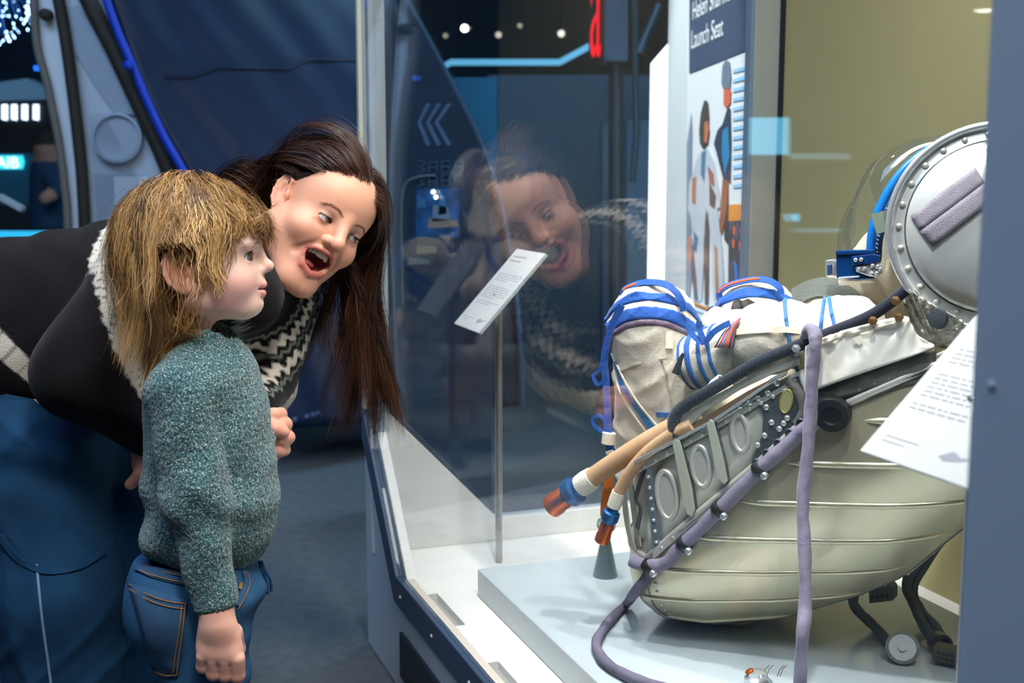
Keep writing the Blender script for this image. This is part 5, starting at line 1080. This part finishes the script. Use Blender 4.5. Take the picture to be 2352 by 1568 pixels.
# child: whorl at the crown, long fringe, shoulder length back
cskull = lambda p: CH_.sc * np.minimum(np.minimum(d_ell(CH_.loc(p), CP['cran'][0], np.array(CP['cran'][1]) + .002), d_ell(CH_.loc(p), CP['brow'][0], CP['brow'][1])), d_ell(CH_.loc(p), CP['face'][0], np.array(CP['face'][1]) + .001))
cshould = lambda p: np.minimum(d_cap(p, P(470, 880, YC - .08), P(480, 870, YC + .08), .060, .060), d_cap(p, P(465, 770, YC), P(480, 900, YC), .05, .07))
def cflow(H, fringe=1.):
    def f(p, t):
        q = H.loc(p).astype(float); c = np.array([0, .000, .045]); nl = nrm((q - c) / np.array([.07, .09, .08]) ** 2)
        w = np.clip((q[:, 1] - .015) / .03, 0, 1) * np.clip((q[:, 2] - .055) / .03, 0, 1); w = w[:, None] * fringe
        sx = np.sign(q[:, :1] + .01)
        dn = np.concatenate([sx * .40, -.12 + 0 * sx, -1. + 0 * sx], 1) * (1 - w) + np.concatenate([.42 + 0 * sx, 1.0 + 0 * sx, -.35 + 0 * sx], 1) * w
        d = dn - nl * np.sum(dn * nl, 1)[:, None]; return nrm(d) @ H.R, nl @ H.R
    return f
def ctrim(q, r):
    fr = (r[:, 1] > .020) & (r[:, 2] > .07); h = np.abs(np.sin(r[:, 0] * 917. + r[:, 1] * 1311. + r[:, 2] * 733.))
    side = (q[:, 1] > .022 + .040 * h + .02 * np.clip((q[:, 2] + .02) / .05, -1, 1)) & (q[:, 2] < .056)
    return np.where(fr, (q[:, 2] < .020 + .028 * h + .016 * np.clip(q[:, 0] / .03, -1, 1)) & (q[:, 1] > .03), side) | ((q[:, 1] > .03) & (q[:, 2] < -.055)) | ((np.abs(q[:, 0]) > .055) & (q[:, 1] > -.030) & (q[:, 1] < .022) & (np.abs(q[:, 2] - .002) < .026 + .010 * h) & (h > .07))
ct = lambda q: (q[:, 2] > np.interp(q[:, 1], [-.1, -.03, .0, .03, .06, .1], [-.035, -.03, .0, .03, .058, .07]))
def ccol(r_, N, cid, cl_):
    a, b, c = (np.array(lin(h)) for h in ('553d27', 'a77b46', 'dfb578')); t = np.clip(r_.normal(.42, .25, cl_)[cid] + r_.normal(0, .16, N), 0, 1)[:, None]
    return np.where(t < .5, a + (b - a) * t * 2, b + (c - b) * (t - .5) * 2)
rt = scalp(CH_, CP, 17000, 3, ct); fr_ = np.clip((rt[:, 1] - .025) / .04, 0, 1) * np.clip((rt[:, 2] - .06) / .02, 0, 1)
Lc_ = np.where(fr_ > .4, rng.uniform(.085, .135, len(rt)), rng.uniform(.15, .26, len(rt))); Lc_ = np.where((rt[:, 1] > .0) & (fr_ <= .4), np.minimum(Lc_, rng.uniform(.10, .19, len(rt))), Lc_)
strands(CH_.w(rt), CH_, cflow(CH_), Lc_, 16, ccol, [cskull, cshould], 5, .46, .0080, 112., .00034, 150, .021, par=child, trim=ctrim, lift=.06, wgt=1.0)
hair_cap(CH_, CP, lambda q: np.interp(q[:, 1], [-.1, -.03, .0, .03, .06, .1], [-.045, -.04, -.0, .026, .054, .066]) - q[:, 2], '86623a', child)
# flyaway strands
rt2 = scalp(CH_, CP, 260, 9, ct); strands(CH_.w(rt2), CH_, cflow(CH_), rng.uniform(.10, .24, 260), 14, ccol, [cskull, cshould], 8, .14, .010, 55., .00028, 200, .032, par=child, name='flyaway_hair', trim=ctrim)
# brows and lashes
def hairlets(nm, segs, colr, par, r=.00035):
    V, F = join([tube_geo(s_, [r, r, r * .3], 3) for s_ in segs]); o = mesh_obj(nm, V, F, mat('lash_' + colr, colr, .8, spec=.02), par); o['kind'] = 'stuff'; return o
def lashes(H, P_, n_=16, up=True, ln=.006, col='2e2018', par=None, nm='eyelashes'):
    ec, er, au, al = P_['eye']; S_ = []
    for sx in (1, -1):
        for i in range(n_):
            az = -1.0 + 2.0 * i / (n_ - 1); el = au if up else -al; R0 = er + .0024; ce = math.cos(az)
            b_ = np.array([sx * (ec[0] + R0 * math.sin(az)), ec[1] + R0 * ce * math.cos(el), ec[2] + R0 * ce * math.sin(el)])
            dr = nrm(np.array([sx * math.sin(az) * .7, ce, .35 if up else -.5])); S_.append([H.w(b_), H.w(b_ + dr * ln * .5), H.w(b_ + dr * ln + np.array([0, 0, ln * .35 if up else -ln * .1]))])
    return hairlets(nm, S_, col, par, .00035)
lashes(CH_, CP, 18, True, .0055, '2a1c10', child)
def brows(H, par, pts, col, fnd, n_=70, seed=2, ln=.006):
    r_ = np.random.default_rng(seed); S_ = []
    for sx in (1, -1):
        for i in range(n_):
            t = r_.random(); k = t * (len(pts) - 1); j = min(int(k), len(pts) - 2); b = np.array(pts[j]) + (np.array(pts[j + 1]) - np.array(pts[j])) * (k - j) + r_.normal(0, .0011, 3); b[0] *= sx
            b[1] += .02
            for _ in range(14):                                            # settle on the skin
                b[1] -= float(fnd(H.w(b)[None].astype(np.float32))[0]) * .9
            dr = nrm(np.array([sx * .9, -.25, .35 - .6 * t])); S_.append([H.w(b), H.w(b + dr * ln * .5 + [0, .0006, 0]), H.w(b + dr * ln)])
    return hairlets('eyebrows', S_, col, par, .00022)
brows(CH_, child, [(.014, .095, .035), (.024, .095, .038), (.036, .09, .036), (.045, .085, .031)], 'c09a70', child_head, 45)
# --- sweater
CA = [P(415, 905, 1.70), P(448, 1130, 1.675), P(494, 1392, 1.658)]
def sd_sw_arm(p): return smin(d_cap(p, CA[0], CA[1], .050, .043), d_cap(p, CA[1], CA[2], .043, .031), .03)
def sd_sweater(p):
    d = d_cap(p, P(472, 775, YC), P(476, 850, YC), .046, .062); d = smin(d, d_ell(p, P(475, 960, YC), (.088, .105, .10)), .05); d = smin(d, d_ell(p, P(487, 1140, YC), (.098, .115, .125)), .05)
    d = smin(d, d_cap(p, P(435, 890, YC - .06), P(470, 880, YC + .07), .052, .05), .03); d = smin(d, d_ell(p, P(452, 1225, YC), (.078, .10, .036)), .03)
    d = smax(d, P(480, 1290, YC)[2] - p[:, 2] - .12 * (p[:, 0] - P(480, 1290, YC)[0]), .02)
    far_ = smin(d_cap(p, P(470, 900, YC + .11), P(520, 1060, YC + .12), .045, .040), d_cap(p, P(520, 1060, YC + .12), P(590, 1010, YC + .10), .04, .03), .02); d = smin(d, far_, .02)
    d = smin(d, sd_sw_arm(p), .005)
    z = p[:, 2]; x = p[:, 0]
    d = d + .0028 * np.sin(z * 85 + x * 40 + 2 * np.sin(x * 30)) * np.exp(-((z - P(0, 1150, 1.7)[2]) / .05) ** 2) + .002 * np.sin(z * 60 - x * 70) 
    ca, cb2 = CA[1], CA[2]; ax = nrm(cb2 - ca); t = (p - cb2) @ ax; rib = np.clip(1 - np.abs(t + .012) / .02, 0, 1); d = smax(d, np.where(sd_sw_arm(p) < .02, t - .004, -1), .006)
    neck = d_cap(p, P(470, 700, YC), P(474, 775, YC), .040, .041); neck = smax(neck, P(470, 768, YC)[2] - p[:, 2] - .25 * (p[:, 0] - P(470, 768, YC)[0]), .002)
    return smax(d, -neck, .006)
V, F = sdf_mesh(sd_sweater, *bounds([P(330, 760, 1.62), P(660, 1430, 2.0), P(300, 1430, 1.62)], .04), .0040)
V = relax(V, F, 1); N_ = normals(V, F)
# stitches in relief: rows and columns of small bumps
zz_ = V[:, 2] * 150; th_ = (V[:, 0] * 150 + V[:, 1] * 110); V = V + N_ * (.0009 * (np.sin(zz_ * 6.28 / 1.5) * np.sin(th_ * 6.28 / 1.5)))[:, None]
mesh_obj('sweater', V, F, m_knit, child)
# --- jeans
def sd_jeans(p):
    d = d_ell(p, P(452, 1350, YC), (.094, .105, .075)); d = smin(d, d_cap(p, P(455, 1275, YC), P(455, 1330, YC), .082, .085), .04)
    d = smin(d, d_ell(p, P(398, 1400, YC - .02), (.062, .09, .07)), .04)
    for dy in (-.036, .055): d = smin(d, smin(d_cap(p, P(466, 1400, YC + dy), P(476, 1640, YC + dy), .070, .060), d_cap(p, P(476, 1640, YC + dy), P(470, 2035, YC + dy), .052, .045), .03), .015)
    z = p[:, 2]; x = p[:, 0]; fx = np.clip((x - P(545, 1400, YC)[0]) / .05, 0, 1)
    d = d + .005 * np.sin(z * 105 + 8 * x) * fx + .0012 * np.sin(z * 50 + x * 60)
    return smax(d, z - P(450, 1262, YC)[2] - .10 * (x - P(450, 1262, YC)[0]), .006)
V, F = sdf_mesh(sd_jeans, *bounds([P(280, 1250, 1.64), P(620, 1250, 1.94), P(450, 2035, 1.64)], .03), .0050); jn = mesh_obj('jeans', relax(V, F, 2), F, m_denim, child)
def jstrap(nm, pts, w, m, off=.0015, th=.0015, fn=sd_jeans, par=None, t0=1.2):
    pth = cat([hit(x, y, fn, off, t0) for x, y in pts], 4); nn = np.array([grad(p, fn) for p in pth]); return strap(nm, pth, w, nn, m, par or jn, th)
def jpatch(nm, pts, m, off, fn=sd_jeans, par=None, nu=9, nv=9):
    c4 = pts; return qgrid(nm, c4, m, par or jn, lambda x, y: hit(x, y, fn, off, 1.2), nu, nv, .0015)
m_den3 = mat('denim_pocket', '294f72', .85, bump=.5, bscale=900, var=.25, vscale=18, bdist=.001)
jpatch('back_pocket', [(293, 1338), (430, 1378), (408, 1552), (352, 1545)], m_den3, .003)
for a in ([(296, 1340), (340, 1365), (385, 1380), (428, 1386)], [(297, 1352), (340, 1377), (385, 1392), (426, 1398)], [(426, 1384), (420, 1440), (412, 1500), (406, 1548)], [(418, 1390), (412, 1440), (403, 1500), (397, 1545)], [(352, 1542), (380, 1551), (406, 1550)]): jstrap('pocket_stitch', a, .0014, m_thread, .0055, .0008)
jstrap('waistband', [(318, 1300), (350, 1312), (400, 1325), (440, 1332)], .016, m_den3, .002)
for dy in (-7, 8): jstrap('waist_stitch', [(320, 1300 + dy), (350, 1312 + dy), (400, 1325 + dy), (438, 1331 + dy)], .0012, m_thread, .0045, .0008)
jstrap('pocket_edge', [(560, 1310), (566, 1335), (556, 1365), (545, 1390)], .007, m_den3, .003); jstrap('pocket_stitch', [(568, 1312), (574, 1338), (563, 1370), (548, 1398)], .0012, m_thread, .004, .0008)
jstrap('pocket_stitch', [(555, 1338), (551, 1352)], .005, m_thread, .004, .0008)
for x0, x1, y1 in ((612, 623, 1358), (606, 614, 1364)): tube('drawstring', cat([P(x0 - 12, 1288, 1.79), P(x0 - 2, 1310, 1.785), P(x1 - 2, y1 - 25, 1.785), P(x1, y1, 1.785)], 5), .0022, m_denim2, child, 8)
for dy in (-.05, .055):
    c = P(480, 2050, YC + dy) * [1, 1, 0]
    sdf_obj('shoe', lambda p: smax(smin(d_ell(p, c + [.02, 0, .02], (.085, .036, .035)), d_cap(p, c + [-.03, 0, .03], c + [-.03, 0, .07], .036, .034), .02), -p[:, 2], .004), c + [-.12, -.06, -.02], c + [.14, .06, .14], .006, mat('shoe_grey', '4a4f58', .7), child)
# ---------------------------------------------------------------- bending woman
YW = 2.13
WH = Head((-.336, 2.133, .971), (.516, -.812, -.271), (.594, .111, .797), .94)
WP = dict(cran=((0, -.004, .045), (.076, .094, .083)), brow=((0, .046, .046), (.066, .055, .058)), face=((0, .040, -.028), (.066, .062, .078)),
  sym=[((.043, .066, -.026), (.030, .030, .026), .022), ((0, .084, -.114), (.028, .019, .019), .028), ((0, .080, -.062), (.036, .026, .040), .02), ((.048, .02, -.055), (.022, .035, .035), .03)],
  symcap=[((.055, .004, -.052), (.022, .072, -.108), .026, .020, .03), ((0, -.015, -.04), (.0, -.055, -.16), .054, .052, .03)],
  cut=[((.034, .110, .007), (.017, .018, .010), .014), ((0, .120, -.060), (.0310, .060, .0240), .003)],
  cutcap=[((.024, .108, -.030), (.043, .086, -.066), .003, .004, .010), ((.050, .092, -.004), (.038, .100, -.008), .001, .001, .006)],
  nose=[((0, .098, .026), (0, .120, -.012), .0085, .0105, .014), ((0, .1215, -.0155), (0, .122, -.016), .0115, .0115, .006), ((.0135, .108, -.020), (.0135, .106, -.021), .0085, .0075, .006),
        ((0, .1090, -.0385), (.012, .1070, -.0390), .0042, .004, .004), ((.012, .1070, -.0390), (.030, .091, -.046), .004, .0026, .004), ((.030, .091, -.046), (.030, .088, -.058), .003, .004, .004),
        ((.030, .088, -.058), (.021, .096, -.080), .004, .0055, .004), ((.021, .096, -.080), (0, .101, -.0868), .0058, .0066, .004)],
  eye=((.034, .0815, .008), .0125, .33, .22), ear=dict(c=(.074, -.006, .002), tilt=-.25, s=1.12))
def woman_head(p):
    q = WH.loc(p); d, qq = face_common(q, WP)
    return np.maximum(d, -d_ell(qq, (.0075, .114, -.0275), (.0042, .005, .0035))) * WH.sc
def woman_cols(V):
    q = WH.loc(V).astype(float); q[:, 0] = np.abs(q[:, 0]); base = np.tile(np.array(lin('dca184')), (len(V), 1))
    def mixc(w, c): nonlocal base; base = base * (1 - w[:, None]) + np.array(lin(c)) * w[:, None]
    mixc(.55 * g3(q, (.045, .072, -.028), (.025, .03, .02)), 'd48a72'); mixc(.45 * g3(q, (0, .122, -.016), (.014, .016, .014)), 'd88878')
    lip = np.clip(1.8 * (g3(q, (0, .109, -.0405), (.014, .014, .0036)) + g3(q, (.016, .103, -.0425), (.012, .014, .0034)) + g3(q, (.0, .103, -.0835), (.018, .018, .0060)) + g3(q, (.022, .096, -.078), (.007, .014, .006)) + g3(q, (.0305, .09, -.057), (.0035, .012, .010))), 0, 1) * (q[:, 1] > .082); mixc(lip * .85, 'c0605c')
    inm = ((q[:, 0] / .0285) ** 2 + ((q[:, 2] + .060) / .0215) ** 2 < 1) & (q[:, 1] < .094) & (q[:, 1] > .03); mixc(inm.astype(float), '8a3a38')
    mixc(.55 * g3(q, (.034, .095, .020), (.020, .02, .006)), 'b08c88'); mixc(.45 * g3(q, (.034, .095, -.006), (.018, .02, .006)), 'b98a7c'); mixc(.6 * g3(q, (.034, .094, .0115), (.016, .012, .0013)), '4a2e28')
    mixc(.4 * np.clip(g3(q, (.075, -.008, 0), (.02, .03, .04)), 0, 1), 'd08870')
    return base
woman = thing('person', 'bending woman with long brown hair in black and white patterned sweater laughing', 'person', P(190, 1800, 2.12) * [1, 1, 0])
# fist that rests beside the child
def wfist(p):
    c = P(618, 1002, 1.955); d = d_ell(p, c, (.030, .030, .040)); d = smin(d, d_cap(p, P(560, 1010, 1.97), c, .028, .030), .02)
    for x, y, r in ((642, 951, .0108), (653, 974, .0115), (657, 1004, .0115), (648, 1032, .0105)):
        k = P(x - 12, y + 2, 1.935); m_ = P(x + (2 if y < 1000 else 4), y, 1.955); f = smin(d_cap(p, P(612, y + 2, 1.93), k, r, r * 1.08), d_cap(p, k, m_, r * 1.08, r), .003); f = smin(f, d_cap(p, m_, P(x - 24, y + 6, 1.985), r, r * .85), .003); d = smin(d, f, .003)
    return smin(d, smin(d_cap(p, P(608, 960, 1.935), P(632, 985, 1.918), .013, .0115), d_cap(p, P(632, 985, 1.918), P(652, 992, 1.925), .0115, .0095), .004), .004)
WA = [P(345, 600, 1.99), P(185, 850, 1.93), P(345, 985, 1.97)]
def whand(p):
    c = P(352, 1060, 1.985); d = smin(d_cap(p, WA[2], c, .030, .028), d_ell(p, c, (.034, .022, .045)), .015)
    d = smin(d, smin(d_cap(p, P(345, 1055, 1.975), P(322, 1090, 1.962), .0135, .0115), d_cap(p, P(322, 1090, 1.962), P(299, 1112, 1.962), .0115, .0092), .004), .005)
    for i in range(4): x = 345 + i * 17; d = smin(d, smin(d_cap(p, P(x, 1085, 1.985), P(x + 4, 1130, 1.975), .0105, .010), d_cap(p, P(x + 4, 1130, 1.975), P(x + 8, 1165, 1.99), .010, .0085), .004), .004)
    return d
NB = WH.w((0, -.06, -.17))                                               # base of the neck
def wbody(p):
    d = d_cap(p, NB, P(420, 720, 2.12), .06, .10); d = smin(d, d_cap(p, P(420, 720, 2.12), P(150, 900, 2.14), .09, .09), .05)
    for a, b in ((P(120, 960, 2.08), P(165, 1780, 2.10)), (P(280, 980, 2.2), P(355, 1780, 2.2))): d = smin(d, d_cap(p, a, b, .08, .045), .03)
    return smin(d, smin(d_cap(p, WA[0], WA[1], .04, .035), d_cap(p, WA[1], WA[2], .035, .026), .01), .03)
hv = sdf_mesh(woman_head, WH.o - [.19, .17, .19], WH.o + [.17, .17, .17], .0012)
g1 = sdf_mesh(wfist, *bounds([P(560, 1010, 1.95), P(655, 1000, 1.93)], .07), .0017); g2 = sdf_mesh(whand, *bounds([WA[2], P(380, 1160, 1.98), P(298, 1112, 1.96)], .06), .002)
b1 = sdf_mesh(wbody, *bounds([NB, P(60, 900, 2.1), P(200, 1780, 2.1), P(330, 1780, 2.2)], .13), .010)
V, F = concat([(relax(hv[0], hv[1], 2, .45), hv[1]), (relax(g1[0], g1[1], 2), g1[1]), (relax(g2[0], g2[1], 2), g2[1]), (relax(b1[0], b1[1], 2), b1[1])])
cc = woman_cols(V); cc[len(hv[0]):] = np.array(lin('d99a84')); mesh_obj('body', V, F, m_skin, woman, cols=cc)
for sx in (1, -1): eye('eye', WH, (.034 * sx, .0815, .008), .0124, nrm(np.array([.80, -.52, -.22])), '5b7184', woman, .50)
lashes(WH, WP, 22, True, .006, '0c0806', woman); lashes(WH, WP, 14, False, .0028, '0c0806', woman)
brows(WH, woman, [(.013, .10, .0285), (.024, .10, .0335), (.038, .095, .0345), (.052, .085, .0265)], 'a0765c', woman_head, 150, 4, .0055)
# teeth, tongue
tg = []
for i in range(8):
    a = (i - 3.5) * .185; c = WH.w((math.sin(a) * .032, .062 + math.cos(a) * .032, -.0465 + .006 * (abs(a) / .65) ** 2 * -.6)); n_ = nrm(WH.r * math.sin(a) + WH.f * math.cos(a)); s_ = np.cross(WH.u, n_); w_ = .0044 if abs(i - 3.5) < 1 else .0037; h_ = .0068 if abs(i - 3.5) < 1 else .0052
    V = [];
    for zf_, k_ in ((-1, .72), (-.6, .95), (.9, 1.0)):
        for xx, yy in ((-1, -.6), (-.7, .35), (0, .62), (.7, .35), (1, -.6)): V.append(c + s_ * xx * w_ * k_ + n_ * yy * .0035 + WH.u * zf_ * h_)
    F = [(4, 3, 2, 1, 0), (10, 11, 12, 13, 14)] + [(r0 * 5 + k, r0 * 5 + (k + 1) % 5, r0 * 5 + 5 + (k + 1) % 5, r0 * 5 + 5 + k) for r0 in (0, 1) for k in range(5)]
    tg.append((V, F))
mesh_obj('teeth', *join(tg), mat('teeth_cream', 'e6dcba', .25, coat=.3), woman)
sdf_obj('tongue', lambda p: d_ell(WH.loc(p), (0.004, .066, -.074), (.019, .028, .008)), WH.w((0, .066, -.074)) - .045, WH.w((0, .066, -.074)) + .045, .002, mat('tongue_pink', '9c4a48', .35, coat=.3), woman)
def torus(nm, c, ax, R_, r, m, par): u = nrm(np.cross(ax, [.3, .2, .9])); v = np.cross(nrm(ax), u); pt = [np.array(c) + (u * math.cos(t) + v * math.sin(t)) * R_ for t in np.linspace(0, 2 * math.pi, 25)]; return tube(nm, pt, r, m, par, 6, cap=False)
m_gold = mat('ring_gold', 'd8b070', .2, metal=1.)
torus('nose_ring', WH.w((.0185, .112, -.0265)), WH.r * .5 + WH.f * -.6, .0045, .0006, m_gold, woman)
torus('ear_ring', WH.w((.0795, .002, -.030)), WH.r * .3 + WH.f, .0055, .0007, m_gold, woman)
# --- hair: centre parting, swept back over the ear on one side, falling free on the other
wskull = lambda p: np.minimum(np.minimum(d_ell(WH.loc(p), WP['cran'][0], np.array(WP['cran'][1]) + .002), d_ell(WH.loc(p), WP['brow'][0], WP['brow'][1])), d_ell(WH.loc(p), WP['face'][0], np.array(WP['face'][1]) + .001))
def wt(q): 
    hl = np.interp(q[:, 1], [-.1, -.03, .0, .03, .055, .075, .1], [-.05, -.030, .030, .048, .066, .080, .092]); return q[:, 2] > hl
def wflow(p, t):
    q = WH.loc(p).astype(float); c = np.array([0, -.004, .045]); nl = nrm((q - c) / np.array([.076, .094, .083]) ** 2); sd = np.where(q[:, :1] > -.012, 1., -1.)
    d = np.where(sd > 0, np.array([[.45, -1., -.12]]), np.array([[-.8, .15, -.5]])); d = d - nl * np.sum(d * nl, 1)[:, None]
    return nrm(d) @ WH.R, nl @ WH.R
def wcol(r_, N, cid, cl_):
    a, b, c = (np.array(lin(h)) for h in ('22140e', '4a2c1e', '80573c')); t = np.clip(r_.normal(.36, .2, cl_)[cid] + r_.normal(0, .14, N), 0, 1)[:, None]; return np.where(t < .5, a + (b - a) * t * 2, b + (c - b) * (t - .5) * 2)
rt = scalp(WH, WP, 15000, 21, lambda q: wt(q)); near_ = rt[:, 0] > -.012
Lw = np.where(near_, rng.uniform(.26, .40, len(rt)), rng.uniform(.30, .46, len(rt)))
def wtrim(q, r): return ((q[:, 1] > .022) & (q[:, 2] < .060) & (q[:, 0] > -.066) & (q[:, 0] < .09)) | ((q[:, 1] > .05) & (q[:, 2] < .075) & (np.abs(q[:, 0]) < .05)) | ((np.abs(q[:, 0] - .08) < .02) & (q[:, 1] > -.02) & (q[:, 1] < .03) & (np.abs(q[:, 2]) < .030))
wglass = lambda p: -((p - KX.astype(np.float32)) @ ED.astype(np.float32)) - .012
wtorso = lambda p: smin(d_cap(p, NB + [-.02, .03, -.02], P(420, 700, 2.10), .075, .14), d_cap(p, P(420, 640, 1.98), P(640, 720, 2.12), .06, .07), .03)
strands(WH.w(rt), WH, wflow, Lw, 20, wcol, [wskull, wtorso, wglass], 6, .5, .0075, 75., .00036, 110, .018, .74, par=woman, gfun=lambda t: .20 + .75 * t, trim=wtrim, lock=.6, rough=.3, crough=.9, drift=lambda q, r_, cl_, cid: np.where(q[:, :1] < -.012, 1., 0.) * np.stack([r_.uniform(-.40, .18, cl_), r_.uniform(-.1, .1, cl_), np.zeros(cl_)], 1)[cid])
hair_cap(WH, WP, lambda q: np.interp(q[:, 1], [-.1, -.03, .0, .03, .055, .075, .1], [-.06, -.035, .030, .048, .066, .080, .092]) - q[:, 2], '33211a', woman)
# --- sweater
TA = nrm(P(560, 690, 2.05) - P(120, 930, 2.13)); HB = P(70, 905, 2.13)
def sd_warm(p): return smin(d_cap(p, WA[0], WA[1], .074, .066), d_cap(p, WA[1], WA[2], .066, .045), .05)
def sd_wsw(p):
    d = d_cap(p, P(470, 640, 2.09), P(300, 720, 2.12), .120, .135); d = smin(d, d_cap(p, P(300, 705, 2.13), P(40, 770, 2.15), .150, .170), .05)
    d = smin(d, d_cap(p, P(400, 590, 2.05), P(560, 680, 2.16), .080, .085), .05); d = smin(d, d_cap(p, P(560, 680, 2.03), NB, .065, .058), .04)
    far_ = smin(d_cap(p, P(640, 700, 2.18), P(600, 880, 2.16), .072, .06), d_cap(p, P(600, 880, 2.16), P(575, 1000, 1.99), .055, .035), .03); d = smin(d, far_, .03)
    d = smin(d, sd_warm(p), .02); d = smax(d, -((p - HB) @ TA) - .085, .012)
    d = d + .003 * np.sin((p @ TA) * 60 + 3 * np.sin(p[:, 2] * 20)) * np.sin(p[:, 2] * 30 + p[:, 1] * 20)
    return smax(d, -d_cap(p, NB + (WH.w((0, -.04, -.1)) - NB) * .4, WH.w((0, -.02, -.08)), .058, .058), .006)
V, F = sdf_mesh(sd_wsw, *bounds([P(-60, 560, 1.88), P(-60, 1000, 2.3), P(760, 560, 1.9), P(760, 1060, 2.3), P(300, 450, 2.1)], .05), .0042); V = relax(V, F, 1)
def yoke_cols(V):
    c = np.tile(np.array(lin('161215')), (len(V), 1)); wh = np.array(lin('cfc6b8')); gn = np.array(lin('6d786c'))
    nb = P(585, 655, 2.06); r = np.linalg.norm(V - nb, axis=1); ax = nrm(nb - P(300, 720, 2.12)); pr_ = (V - nb); u = nrm(np.cross(ax, [0, 0, 1])); v = np.cross(ax, u); ang = np.arctan2(pr_ @ v, pr_ @ u); arm_ = sd_warm(V.astype(np.float32))
    zig = .006 * np.abs(((ang * 9) % 2) - 1) + .003 * np.sin(ang * 61)
    def ring(r0, r1, w_, amp=1.):
        nonlocal c
        k = np.clip((np.minimum(r - r0 - zig * amp, r1 + zig * amp - r)) / .0025 + .5, 0, 1)[:, None]; c = c * (1 - k) + w_ * k
    ring(.212, .262, wh, .5); hatch = (np.abs(((ang * 15 + r * 30) % 1) - .5) < .05) & (r > .212) & (r < .264); c[hatch] = c[hatch] * .25
    ring(.092, .098, gn, .8); ring(.108, .122, wh, 1.6); ring(.132, .137, gn, 1.0); ring(.148, .164, wh, 1.8); ring(.176, .182, gn, 1.)
    HB2 = P(62, 848, 2.0); TA2 = nrm(P(232, 708, 2.0) - P(62, 848, 2.0)); h = (V - HB2) @ TA2; z2 = .006 * np.abs(((V[:, 2] * 34 + V[:, 0] * 20) % 2) - 1); hatch2 = np.abs(((V[:, 2] * 22 - V[:, 0] * 22) % 1) - .5) < .06
    k = np.clip(np.minimum(h + .015 - z2, .015 + z2 - h) / .003 + .5, 0, 1) * (arm_ > .015); k = (k * np.where(hatch2, .35, 1))[:, None]; return c * (1 - k) + wh * k
mesh_obj('sweater', V, F, m_wool, woman, cols=yoke_cols(V))
# --- jeans
def sd_wj(p):
    d = d_ell(p, P(110, 960, 2.14), (.16, .15, .12)); d = smin(d, smin(d_cap(p, P(88, 1040, 2.07), P(128, 1350, 2.05), .108, .098), d_cap(p, P(128, 1350, 2.05), P(165, 1800, 2.09), .098, .105), .05), .05)
    d = smin(d, smin(d_cap(p, P(285, 1010, 2.19), P(330, 1350, 2.19), .100, .092), d_cap(p, P(330, 1350, 2.19), P(360, 1800, 2.19), .092, .10), .05), .010)
    z = p[:, 2]; x = p[:, 0]
    d = d + .006 * np.sin(z * 55 + 5 * np.sin(x * 9)) * np.exp(-((z - P(0, 1020, 2.1)[2]) / .05) ** 2) - .008 * (1 - np.abs(np.sin(z * 13 + x * 17 + 1.5 * np.sin(z * 9)))) ** 3 - .006 * (1 - np.abs(np.sin(x * 30 - z * 9 + 2 * np.sin(z * 14)))) ** 3
    return smax(d, z - P(0, 840, 2.1)[2] + .6 * (x - P(0, 840, 2.1)[0] - .02), .02)
V, F = sdf_mesh(sd_wj, *bounds([P(-120, 880, 1.92), P(440, 880, 2.32), P(200, 1800, 1.92), P(330, 1800, 2.32)], .04), .0065); wj = mesh_obj('jeans', relax(V, F, 2), F, m_denim2, woman)
jstrap('leg_seam', [(84, 1295), (92, 1380), (102, 1460), (112, 1530), (120, 1600)], .004, mat('seam_pale', '6c8fae', .85), .001, .003, sd_wj, wj); jstrap('thigh_fold', [(0, 1228), (40, 1280), (100, 1310), (180, 1300), (240, 1262)], .010, m_denim2, .0, .008, sd_wj, wj)
for dx, dy in ((.0, 2.09), (.1, 2.2)):
    c = P(175 + dx * 1900, 1800, dy) * [1, 1, 0]
    sdf_obj('shoe', lambda p: smax(smin(d_ell(p, c + [.04, -.02, .03], (.12, .05, .045)), d_cap(p, c + [-.03, 0, .04], c + [-.03, 0, .09], .045, .045), .02), -p[:, 2], .004), c + [-.14, -.1, -.02], c + [.2, .08, .16], .008, mat('boot_black', '1c1a1a', .6), woman)
